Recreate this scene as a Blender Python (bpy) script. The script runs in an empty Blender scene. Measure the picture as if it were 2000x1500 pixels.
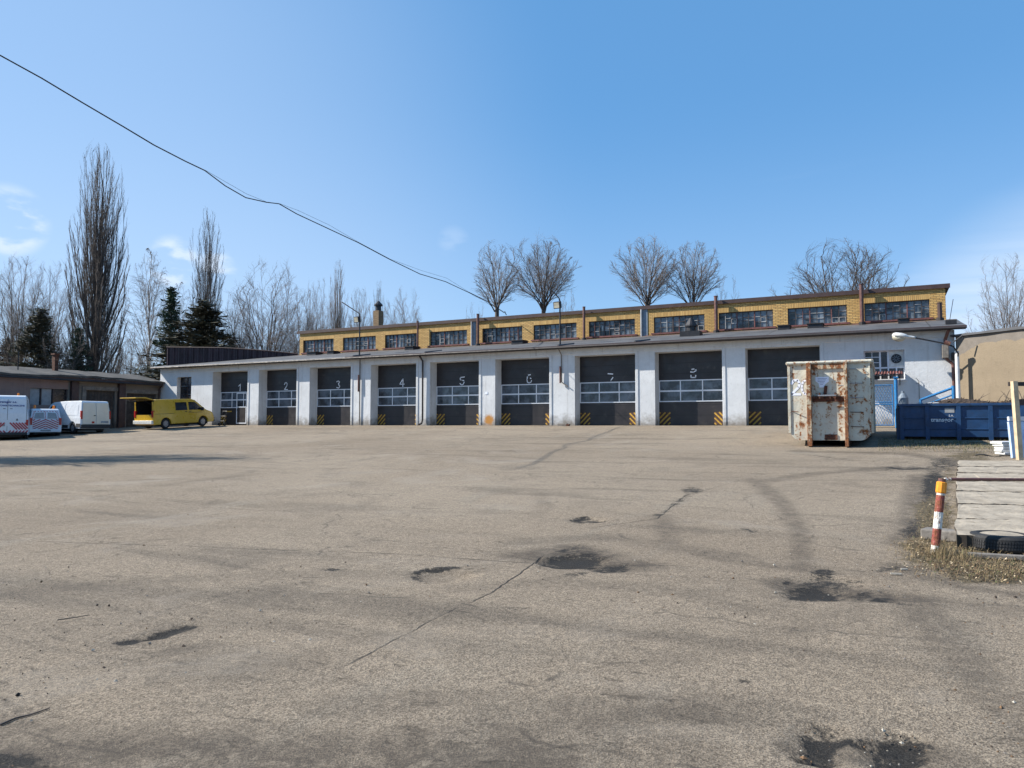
import bpy, bmesh, math, random
import numpy as np
from mathutils import Vector, Matrix
R = math.radians
sc = bpy.context.scene
col = sc.collection

# ------------------------------------------------------------------ camera
# world frame: x runs along the garage front (to the right), y into the building, z up
F = 1450.0; PITCH = math.atan2(79, F); HEAD = R(26.7)
CAM = Vector((19.53, -38.85, 0.06))
cd = bpy.data.cameras.new('camera'); cam = bpy.data.objects.new('camera', cd); col.objects.link(cam)
cd.sensor_width = 36; cd.lens = F/2000*36; cd.clip_end = 6000; cd.clip_start = .05
cam.location = CAM; cam.rotation_euler = (R(90)+PITCH, 0, HEAD); sc.camera = cam

# ------------------------------------------------------------------ light and sky
SUN_AZ = math.atan2(-.935, -.355)      # direction towards the sun, measured from +y to +x
SUN_EL = R(37.5)
w = bpy.data.worlds.new('World'); sc.world = w; w.use_nodes = True
nt = w.node_tree; bg = nt.nodes['Background']
sky = nt.nodes.new('ShaderNodeTexSky'); sky.sky_type = 'NISHITA'; sky.sun_disc = False
sky.sun_elevation = SUN_EL; sky.sun_rotation = SUN_AZ
sky.air_density = 1.0; sky.dust_density = .1; sky.ozone_density = 3.0; sky.altitude = 250
bg.inputs['Strength'].default_value = .072
sd = bpy.data.lights.new('sun', 'SUN'); sd.energy = 5.0; sd.angle = R(.5); sd.color = (1, .94, .84)
sun = bpy.data.objects.new('sun', sd); col.objects.link(sun)
sdir = Vector((math.sin(SUN_AZ)*math.cos(SUN_EL), math.cos(SUN_AZ)*math.cos(SUN_EL), math.sin(SUN_EL)))
sun.rotation_euler = sdir.to_track_quat('Z', 'Y').to_euler(); sun.location = (0, -20, 30)
vs = sc.view_settings; vs.view_transform = 'Standard'; vs.look = 'None'; vs.exposure = .86; vs.gamma = 1

def clouds():
    N, Lk = nt.nodes, nt.links
    tc = N.new('ShaderNodeTexCoord')
    sep = N.new('ShaderNodeSeparateXYZ'); Lk.new(tc.outputs['Generated'], sep.inputs[0])
    # project the view direction on a high flat layer
    zc = N.new('ShaderNodeMath'); zc.operation = 'MAXIMUM'; Lk.new(sep.outputs[2], zc.inputs[0]); zc.inputs[1].default_value = .02
    za = N.new('ShaderNodeMath'); za.operation = 'ADD'; Lk.new(zc.outputs[0], za.inputs[0]); za.inputs[1].default_value = .12
    dv = N.new('ShaderNodeVectorMath'); dv.operation = 'DIVIDE'
    cb = N.new('ShaderNodeCombineXYZ')
    for i in range(3): Lk.new(za.outputs[0], cb.inputs[i])
    Lk.new(tc.outputs['Generated'], dv.inputs[0]); Lk.new(cb.outputs[0], dv.inputs[1])
    mp = N.new('ShaderNodeMapping'); Lk.new(dv.outputs[0], mp.inputs[0])
    mp.inputs['Rotation'].default_value = (0, 0, R(35)); mp.inputs['Scale'].default_value = (.35, 1.1, .4)
    n1 = N.new('ShaderNodeTexNoise'); Lk.new(mp.outputs[0], n1.inputs[0]); n1.inputs['Scale'].default_value = 1.3; n1.inputs['Detail'].default_value = 9; n1.inputs['Roughness'].default_value = .55; n1.inputs['Distortion'].default_value = .5
    def dotmask(vec, lo, hi):
        d = N.new('ShaderNodeVectorMath'); d.operation = 'DOT_PRODUCT'
        nm = N.new('ShaderNodeVectorMath'); nm.operation = 'NORMALIZE'; Lk.new(tc.outputs['Generated'], nm.inputs[0])
        Lk.new(nm.outputs[0], d.inputs[0]); d.inputs[1].default_value = Vector(vec).normalized()
        m = N.new('ShaderNodeMapRange'); m.interpolation_type = 'SMOOTHSTEP'; Lk.new(d.outputs['Value'], m.inputs[0])
        m.inputs[1].default_value = lo; m.inputs[2].default_value = hi
        return m
    def mul(a, b):
        m = N.new('ShaderNodeMath'); m.operation = 'MULTIPLY'; Lk.new(a, m.inputs[0])
        if isinstance(b, float): m.inputs[1].default_value = b
        else: Lk.new(b, m.inputs[1])
        return m.outputs[0]
    def add(a, b):
        m = N.new('ShaderNodeMath'); m.operation = 'ADD'; m.use_clamp = True; Lk.new(a, m.inputs[0]); Lk.new(b, m.inputs[1]); return m.outputs[0]
    def rng(a, lo, hi):
        m = N.new('ShaderNodeMapRange'); m.interpolation_type = 'SMOOTHSTEP'; Lk.new(a, m.inputs[0]); m.inputs[1].default_value = lo; m.inputs[2].default_value = hi
        return m.outputs[0]
    # a broad veil low in the sky on the right
    veil = mul(mul(rng(n1.outputs['Fac'], .22, .58), dotmask(ray(2120, 730), .974, .993).outputs[0]), .55)
    total = veil
    for (px, py, sz, st) in ((15, 432, .9990, .55), (338, 512, .99935, .5), (885, 472, .9997, .10), (425, 525, .9996, .35)):
        n2 = N.new('ShaderNodeTexNoise'); m2 = N.new('ShaderNodeMapping'); Lk.new(tc.outputs['Generated'], m2.inputs[0]); m2.inputs['Scale'].default_value = (1, 1, 2.4)
        Lk.new(m2.outputs[0], n2.inputs[0]); n2.inputs['Scale'].default_value = 17; n2.inputs['Detail'].default_value = 7
        total = add(total, mul(mul(rng(n2.outputs['Fac'], .40, .60), dotmask(ray(px, py), sz, 1.0).outputs[0]), st*1.6))
    wisps = mul(mul(rng(n1.outputs['Fac'], .52, .78), dotmask(ray(1560, 560), .965, .995).outputs[0]), .30)
    total = add(total, wisps)
    hz = mul(rng(sep.outputs[2], .42, -.02), .34)
    lw = mul(mul(dotmask(ray(-150, 560), .70, 1.0).outputs[0], 1.0), .34)
    total = add(add(total, hz), lw)
    mx = N.new('ShaderNodeMixRGB'); Lk.new(total, mx.inputs[0])
    tn = N.new('ShaderNodeMixRGB'); tn.blend_type = 'MULTIPLY'; tn.inputs[0].default_value = 1; Lk.new(sky.outputs[0], tn.inputs[1]); tn.inputs[2].default_value = (.80, 1.06, 1.20, 1); fl = N.new('ShaderNodeMixRGB'); fl.inputs[0].default_value = .55; Lk.new(tn.outputs[0], fl.inputs[1]); fl.inputs[2].default_value = (1.25, 3.5, 6.9, 1); Lk.new(fl.outputs[0], mx.inputs[1]); mx.inputs[2].default_value = (5.5, 6.7, 8.4, 1)
    Lk.new(mx.outputs[0], bg.inputs[0])

# ------------------------------------------------------------------ picture measurements -> places
cp, sp = math.cos(PITCH), math.sin(PITCH); ch, sh = math.cos(HEAD), math.sin(HEAD)
def ray(px, py):
    u, v = (px-1000)/F, (750-py)/F
    f = cp - v*sp; z = sp + v*cp
    return Vector((ch*u - sh*f, sh*u + ch*f, z))
def on_y(px, py, y):
    d = ray(px, py); k = (y-CAM.y)/d.y; p = CAM + d*k; return p
def on_x(px, py, x):
    d = ray(px, py); k = (x-CAM.x)/d.x; return CAM + d*k
def at_depth(px, py, D):
    return CAM + ray(px, py)*D
YK = [-400, -60, -45, -38, -29, -20, -12.3, -8.5, -4, 0, 3, 500]
ZK = [-1.9, -1.8, -1.74, -1.65, -1.45, -1.08, -.72, -.47, -.20, 0, 0.02, 0.02]
def gz(x, y):
    # smoothed profile of the yard, falling away from the building
    s = 0
    for k, wt in ((-1.5, .25), (0, .5), (1.5, .25)): s += wt*float(np.interp(y+k, YK, ZK))
    if y > -1.5: s = float(np.interp(y, YK, ZK))*(1-max(0, min(1, -y/1.5))) + s*max(0, min(1, -y/1.5))
    return s
def on_ground(px, py, dz=0):
    d = ray(px, py); lo, hi = 1.0, 200.0
    for i in range(60):
        m = (lo+hi)/2; p = CAM + d*m
        if p.z > gz(p.x, p.y)+dz: lo = m
        else: hi = m
    return CAM + d*lo
clouds()

# ------------------------------------------------------------------ materials
def newmat(name):
    m = bpy.data.materials.new(name); m.use_nodes = True
    return m, m.node_tree.nodes, m.node_tree.links, m.node_tree.nodes['Principled BSDF']
def noise(N, L, vec, scale, detail=5, rough=.6, dist=0, dims=None):
    n = N.new('ShaderNodeTexNoise'); n.inputs['Scale'].default_value = scale; n.inputs['Detail'].default_value = detail
    n.inputs['Roughness'].default_value = rough; n.inputs['Distortion'].default_value = dist
    if vec is not None: L.new(vec, n.inputs['Vector'])
    return n.outputs['Fac']
def ramp(N, L, v, lo, hi, a=0, b=1):
    m = N.new('ShaderNodeMapRange'); m.interpolation_type = 'SMOOTHSTEP'; L.new(v, m.inputs[0])
    m.inputs[1].default_value = lo; m.inputs[2].default_value = hi; m.inputs[3].default_value = a; m.inputs[4].default_value = b
    return m.outputs[0]
def mix(N, L, f, a, b, mode='MIX'):
    m = N.new('ShaderNodeMixRGB'); m.blend_type = mode
    for i, v in ((0, f), (1, a), (2, b)):
        if isinstance(v, (int, float)): m.inputs[i].default_value = v if i == 0 else (v, v, v, 1)
        elif isinstance(v, tuple): m.inputs[i].default_value = (v[0], v[1], v[2], 1)
        else: L.new(v, m.inputs[i])
    return m.outputs[0]
def mth(N, L, op, a, b=0.0, clamp=False):
    m = N.new('ShaderNodeMath'); m.operation = op; m.use_clamp = clamp
    for i, v in ((0, a), (1, b)):
        if isinstance(v, (int, float)): m.inputs[i].default_value = v
        else: L.new(v, m.inputs[i])
    return m.outputs[0]
def bump(N, L, B, h, strength=.3, dist=.01):
    b = N.new('ShaderNodeBump'); b.inputs['Strength'].default_value = strength; b.inputs['Distance'].default_value = dist
    L.new(h, b.inputs['Height']); L.new(b.outputs[0], B.inputs['Normal'])
def ocoord(N, L, scale=(1, 1, 1), rot=(0, 0, 0)):
    t = N.new('ShaderNodeTexCoord'); m = N.new('ShaderNodeMapping'); L.new(t.outputs['Object'], m.inputs[0])
    m.inputs['Scale'].default_value = scale; m.inputs['Rotation'].default_value = rot
    return m.outputs[0]
def plain(name, c, rough=.7, metal=0, var=.25, scale=3, bmp=.2, bs=25, bd=.004, dirt=None, dirt_amt=.5, coat=0):
    m, N, L, B = newmat(name); v = ocoord(N, L)
    n1 = noise(N, L, v, scale, 6)
    dark = tuple(x*(1-var) for x in c); lite = tuple(min(1, x*(1+var*.6)) for x in c)
    cc = mix(N, L, ramp(N, L, n1, .3, .7), dark, lite)
    if dirt:
        n2 = noise(N, L, v, scale*2.7, 8, .7)
        cc = mix(N, L, ramp(N, L, n2, .62-.25*dirt_amt, .72), cc, dirt)
    L.new(cc, B.inputs['Base Color'])
    B.inputs['Metallic'].default_value = metal; B.inputs['Coat Weight'].default_value = coat; B.inputs['Coat Roughness'].default_value = .12
    L.new(ramp(N, L, noise(N, L, v, scale*3, 4), .2, .8, max(0, rough-.12), min(1, rough+.12)), B.inputs['Roughness'])
    if bmp: bump(N, L, B, noise(N, L, v, bs, 4), bmp, bd)
    return m

def m_ground():
    m, N, L, B = newmat('worn_asphalt'); v = ocoord(N, L)
    big = noise(N, L, v, .10, 5, .55); mid = noise(N, L, v, .8, 7, .65, .6); fine = noise(N, L, v, 85, 4, .75); gr = noise(N, L, v, 170, 2, .7)
    c = mix(N, L, ramp(N, L, big, .30, .70), (.204, .168, .130), (.266, .226, .180))
    c = mix(N, L, ramp(N, L, mid, .48, .80, 0, .55), c, (.090, .077, .064))
    streak = noise(N, L, ocoord(N, L, (.16, .9, 1), (0, 0, R(-18))), 1.0, 6, .6, .8)
    c = mix(N, L, ramp(N, L, streak, .50, .72, 0, .55), c, (.080, .069, .058))
    streak2 = noise(N, L, ocoord(N, L, (.5, .10, 1), (0, 0, R(38))), 1.3, 6, .6, 1.2)
    c = mix(N, L, ramp(N, L, streak2, .54, .74, 0, .5), c, (.235, .212, .178))
    # aggregate
    vo = N.new('ShaderNodeTexVoronoi'); vo.inputs['Scale'].default_value = 120; L.new(v, vo.inputs['Vector'])
    ag = mix(N, L, 1.0, c, mix(N, L, ramp(N, L, vo.outputs['Color'], .1, .9), (.52, .50, .48), (1.52, 1.49, 1.42)), 'MULTIPLY')
    g2 = noise(N, L, v, 15, 7, .82); ag = mix(N, L, 1.0, ag, mix(N, L, ramp(N, L, g2, .36, .66), (.82, .81, .80), (1.17, 1.165, 1.15)), 'MULTIPLY')  # mid-scale grain tone paints compressed relief shadows into the colour
    c = mix(N, L, ramp(N, L, fine, .56, .72, 0, .45), ag, (.055, .047, .039))
    c = mix(N, L, ramp(N, L, gr, .62, .74, 0, .55), c, (.32, .30, .26))
    patchn = noise(N, L, v, 1.7, 8, .7)
    # fine crazing
    wv = N.new('ShaderNodeVectorMath'); wv.operation = 'ADD'; L.new(v, wv.inputs[0])
    nz = N.new('ShaderNodeTexNoise'); nz.inputs['Scale'].default_value = .9; nz.inputs['Detail'].default_value = 6; L.new(v, nz.inputs['Vector']); L.new(nz.outputs['Color'], wv.inputs[1])
    cr = N.new('ShaderNodeTexVoronoi'); cr.feature = 'DISTANCE_TO_EDGE'; cr.inputs['Scale'].default_value = .34; L.new(wv.outputs[0], cr.inputs['Vector'])
    crk = mth(N, L, 'MULTIPLY', ramp(N, L, cr.outputs['Distance'], .010, .002), ramp(N, L, patchn, .48, .60))
    fleck = ramp(N, L, noise(N, L, ocoord(N, L, (.7, 1.5, 1), (0, 0, R(22))), 5.5, 8, .72, .6), .60, .67)  # dark flecks put small elongated relief shadows into the colour
    c = mix(N, L, mth(N, L, 'MULTIPLY', fleck, .38), c, (.060, .052, .044))
    pale = ramp(N, L, noise(N, L, v, .45, 7, .65, .8), .54, .72)
    c = mix(N, L, mth(N, L, 'MULTIPLY', pale, .45), c, (.30, .262, .215))
    c = mix(N, L, mth(N, L, 'MULTIPLY', crk, .6), c, (.06, .052, .044))
    def attr(n):
        a = N.new('ShaderNodeAttribute'); a.attribute_name = n; return a.outputs['Fac']
    # single long cracks, stored as signed distance and reach
    dn = noise(N, L, v, 3.0, 6, .7)
    wob = mth(N, L, 'MULTIPLY', mth(N, L, 'SUBTRACT', dn, .5), .10)
    ck = None
    for i in range(4):
        s = mth(N, L, 'ABSOLUTE', mth(N, L, 'ADD', attr('sd%d' % i), wob))
        one = mth(N, L, 'MULTIPLY', ramp(N, L, s, .017, .004), attr('rc%d' % i))
        ck = one if ck is None else mth(N, L, 'MAXIMUM', ck, one)
    ck = mth(N, L, 'MULTIPLY', ck, ramp(N, L, noise(N, L, v, 1.1, 5), .36, .56, .15, 1))
    c = mix(N, L, mth(N, L, 'MULTIPLY', ck, .85), c, (.035, .030, .026))
    sf = mth(N, L, 'MULTIPLY', attr('soft'), ramp(N, L, noise(N, L, v, 4.0, 9, .78, .6), .34, .60, .35, 1.15))
    c = mix(N, L, sf, c, (.066, .054, .043))
    st = attr('stain')
    sp1 = noise(N, L, v, 2.6, 9, .78, 1.5)
    stn = mth(N, L, 'ADD', st, mth(N, L, 'MULTIPLY', mth(N, L, 'SUBTRACT', sp1, .5), 2.6)); stn = mth(N, L, 'ADD', stn, mth(N, L, 'MULTIPLY', mth(N, L, 'SUBTRACT', noise(N, L, v, 24, 6, .8), .5), 1.5))
    stm = ramp(N, L, stn, .40, .86)
    c = mix(N, L, mth(N, L, 'MULTIPLY', stm, .96), c, mix(N, L, ramp(N, L, fine, .4, .7), (.008, .008, .008), (.048, .044, .040)))
    we = attr('weed'); wn = mth(N, L, 'ADD', we, mth(N, L, 'MULTIPLY', mth(N, L, 'SUBTRACT', patchn, .5), 1.6))
    wm = ramp(N, L, wn, .42, .62)
    c = mix(N, L, wm, c, mix(N, L, ramp(N, L, noise(N, L, v, 14, 5), .35, .65), (.07, .055, .035), (.15, .12, .075)))
    L.new(c, B.inputs['Base Color'])
    B.inputs['Roughness'].default_value = .88; B.inputs['Specular IOR Level'].default_value = .25
    h = mth(N, L, 'ADD', mth(N, L, 'MULTIPLY', fine, .7), mth(N, L, 'MULTIPLY', vo.outputs['Distance'], .35))
    h = mth(N, L, 'ADD', h, mth(N, L, 'ADD', mth(N, L, 'MULTIPLY', patchn, .9), mth(N, L, 'MULTIPLY', g2, 1.5)))
    h = mth(N, L, 'SUBTRACT', h, mth(N, L, 'MULTIPLY', ck, 1.5))
    h = mth(N, L, 'SUBTRACT', h, mth(N, L, 'MULTIPLY', stm, .5)); h = mth(N, L, 'SUBTRACT', h, mth(N, L, 'MULTIPLY', fleck, .9))
    bump(N, L, B, h, .75, .018)
    return m

def m_stucco(name, c, dirt=(.33, .30, .26), grey=None, spots=(), base_h=.75):
    m, N, L, B = newmat(name); v = ocoord(N, L)
    n1 = noise(N, L, v, .7, 8, .65); n2 = noise(N, L, ocoord(N, L, (1, 1, .18)), 2.2, 6, .6); n3 = noise(N, L, v, 9, 8, .75)
    cc = mix(N, L, ramp(N, L, n1, .30, .72), tuple(x*.84 for x in c), c)
    cc = mix(N, L, ramp(N, L, n2, .56, .78, 0, .5), cc, tuple(x*.62 for x in c))
    cc = mix(N, L, ramp(N, L, n3, .54, .72, 0, .55), cc, tuple(x*.50 for x in c))
    cc = mix(N, L, ramp(N, L, noise(N, L, v, 3.2, 8, .7), .52, .70, 0, .45), cc, tuple(x*.66 for x in c))
    s = N.new('ShaderNodeSeparateXYZ'); L.new(v, s.inputs[0])
    low = mth(N, L, 'ADD', s.outputs[2], mth(N, L, 'MULTIPLY', mth(N, L, 'SUBTRACT', noise(N, L, v, 2.5, 8, .7), .5), -1.6))
    cc = mix(N, L, ramp(N, L, low, base_h, -.1, 0, .92), cc, dirt)
    st_ = noise(N, L, ocoord(N, L, (2.2, 2.2, .10)), 2.4, 6, .65); cc = mix(N, L, mth(N, L, 'MULTIPLY', ramp(N, L, st_, .55, .75), .40), cc, dirt)
    for (p, r, sc_) in spots:
        dvec = N.new('ShaderNodeVectorMath'); dvec.operation = 'DISTANCE'; L.new(v, dvec.inputs[0]); dvec.inputs[1].default_value = p
        dd = mth(N, L, 'ADD', dvec.outputs['Value'], mth(N, L, 'MULTIPLY', mth(N, L, 'SUBTRACT', noise(N, L, v, 6, 8, .7), .5), 1.1*r))
        cc = mix(N, L, ramp(N, L, dd, r, r*.4), cc, sc_)
    L.new(cc, B.inputs['Base Color']); B.inputs['Roughness'].default_value = .92; B.inputs['Specular IOR Level'].default_value = .2
    bump(N, L, B, mth(N, L, 'ADD', noise(N, L, v, 14, 8, .75), mth(N, L, 'MULTIPLY', n1, 2.0)), .55, .025)
    return m

def m_brick(name, vertical=False, a=(.66, .42, .15), b=(.47, .27, .085), mortar=(.13, .09, .045)):
    m, N, L, B = newmat(name); t = N.new('ShaderNodeTexCoord'); s = N.new('ShaderNodeSeparateXYZ'); L.new(t.outputs['Object'], s.inputs[0])
    cb = N.new('ShaderNodeCombineXYZ')
    xy = mth(N, L, 'ADD', s.outputs[0], s.outputs[1])
    L.new(xy, cb.inputs[1 if vertical else 0]); L.new(s.outputs[2], cb.inputs[0 if vertical else 1])
    br = N.new('ShaderNodeTexBrick'); L.new(cb.outputs[0], br.inputs['Vector'])
    br.inputs['Color1'].default_value = (*a, 1); br.inputs['Color2'].default_value = (*b, 1); br.inputs['Mortar'].default_value = (*mortar, 1)
    br.inputs['Scale'].default_value = 1; br.inputs['Brick Width'].default_value = .27; br.inputs['Row Height'].default_value = .088
    br.inputs['Mortar Size'].default_value = .012; br.inputs['Mortar Smooth'].default_value = .2; br.inputs['Bias'].default_value = -.1
    if vertical: br.offset = 0
    v = ocoord(N, L)
    c = mix(N, L, ramp(N, L, noise(N, L, v, .5, 6), .40, .68, 0, .5), br.outputs['Color'], (.36, .22, .07), 'MIX')
    c = mix(N, L, ramp(N, L, noise(N, L, v, 6, 6, .7), .6, .75, 0, .6), c, (.12, .085, .045))
    L.new(c, B.inputs['Base Color']); B.inputs['Roughness'].default_value = .85
    b_ = N.new('ShaderNodeBump'); b_.inputs['Strength'].default_value = .8; b_.inputs['Distance'].default_value = .015; b_.invert = True
    L.new(br.outputs['Fac'], b_.inputs['Height']); L.new(b_.outputs[0], B.inputs['Normal'])
    return m

def m_rusty(name, c, amount=.5, rust1=(.28, .10, .025), rust2=(.10, .035, .015), k=1.0):
    m, N, L, B = newmat(name); v = ocoord(N, L, (k, k, k))
    n1 = noise(N, L, v, 3.6, 10, .76, .5)
    n2 = noise(N, L, ocoord(N, L, (2.2*k, 2.2*k, .35*k)), 2.4, 7, .65)
    n3 = noise(N, L, v, 13, 6, .7)
    cc = mix(N, L, ramp(N, L, noise(N, L, v, 1.1, 6), .3, .7), tuple(x*.78 for x in c), c)
    t = .66-.22*amount
    stain = ramp(N, L, mth(N, L, 'ADD', mth(N, L, 'MULTIPLY', n1, .6), mth(N, L, 'MULTIPLY', n2, .4)), t-.07, t+.05, 0, .75)
    cc = mix(N, L, stain, cc, tuple(.5*x+.5*y for x, y in zip(c, (.42, .24, .09))))
    rm = ramp(N, L, mth(N, L, 'ADD', mth(N, L, 'MULTIPLY', n1, .48), mth(N, L, 'ADD', mth(N, L, 'MULTIPLY', n3, .22), mth(N, L, 'MULTIPLY', n2, .30))), t-.01, t+.025)
    cc = mix(N, L, rm, cc, mix(N, L, ramp(N, L, n3, .35, .65), rust2, rust1))
    L.new(cc, B.inputs['Base Color']); L.new(ramp(N, L, rm, 0, 1, .5, .9), B.inputs['Roughness'])
    bump(N, L, B, mth(N, L, 'ADD', mth(N, L, 'MULTIPLY', noise(N, L, v, 1.6, 4), 3.0), mth(N, L, 'MULTIPLY', rm, -.4)), .5, .03)
    return m

def m_roof(litter=True):
    m, N, L, B = newmat('bitumen_felt' if litter else 'old_shed_felt'); v = ocoord(N, L)
    c = mix(N, L, ramp(N, L, noise(N, L, v, .6, 8, .7), .3, .7), (.046, .048, .054), (.100, .102, .110)) if litter else mix(N, L, ramp(N, L, noise(N, L, v, .9, 8, .7), .3, .7), (.028, .027, .027), (.085, .078, .07))
    s = N.new('ShaderNodeSeparateXYZ'); L.new(v, s.inputs[0])
    wv = mth(N, L, 'FRACT', mth(N, L, 'MULTIPLY', mth(N, L, 'ADD', s.outputs[1], mth(N, L, 'MULTIPLY', noise(N, L, v, .5, 3), .12)), 1.05))
    c = mix(N, L, ramp(N, L, wv, .05, .01), c, (.03, .03, .032))
    wx = mth(N, L, 'FRACT', mth(N, L, 'MULTIPLY', s.outputs[0], .14))
    c = mix(N, L, ramp(N, L, wx, .012, .004), c, (.03, .03, .03))
    # leaf litter blown against the upper wall
    lit = mth(N, L, 'ADD', s.outputs[1], mth(N, L, 'MULTIPLY', mth(N, L, 'SUBTRACT', noise(N, L, v, 7, 8, .8), .5), 3.0))
    if litter: c = mix(N, L, ramp(N, L, lit, 3.9, 4.6, 0, .85), c, mix(N, L, noise(N, L, v, 40, 3), (.05, .03, .02), (.35, .22, .13)))
    L.new(c, B.inputs['Base Color']); B.inputs['Roughness'].default_value = .8
    bump(N, L, B, noise(N, L, v, 8, 8, .7), .5, .02)
    return m

def m_glass(name, c=(.02, .026, .034), rough=.08, var=.5):
    m, N, L, B = newmat(name); v = ocoord(N, L)
    cc = mix(N, L, ramp(N, L, noise(N, L, v, 1.6, 4), .35, .65), tuple(x*(1-var) for x in c), tuple(x*(1+var*2.5) for x in c))
    L.new(cc, B.inputs['Base Color']); L.new(ramp(N, L, noise(N, L, v, 3, 5), .3, .7, rough, rough+.18), B.inputs['Roughness'])
    B.inputs['Specular IOR Level'].default_value = .6
    bump(N, L, B, noise(N, L, v, 1.3, 2), .25, .03)
    return m

def m_corr(name, c, pitch=.14, axis=0):
    m, N, L, B = newmat(name); v = ocoord(N, L); s = N.new('ShaderNodeSeparateXYZ'); L.new(v, s.inputs[0])
    a = mth(N, L, 'SINE', mth(N, L, 'MULTIPLY', s.outputs[axis], 2*math.pi/pitch))
    cc = mix(N, L, ramp(N, L, noise(N, L, v, 1.5, 6), .3, .7), tuple(x*.6 for x in c), tuple(x*1.3 for x in c))
    L.new(cc, B.inputs['Base Color']); B.inputs['Roughness'].default_value = .6
    bump(N, L, B, a, 1.0, .03)
    return m

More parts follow.
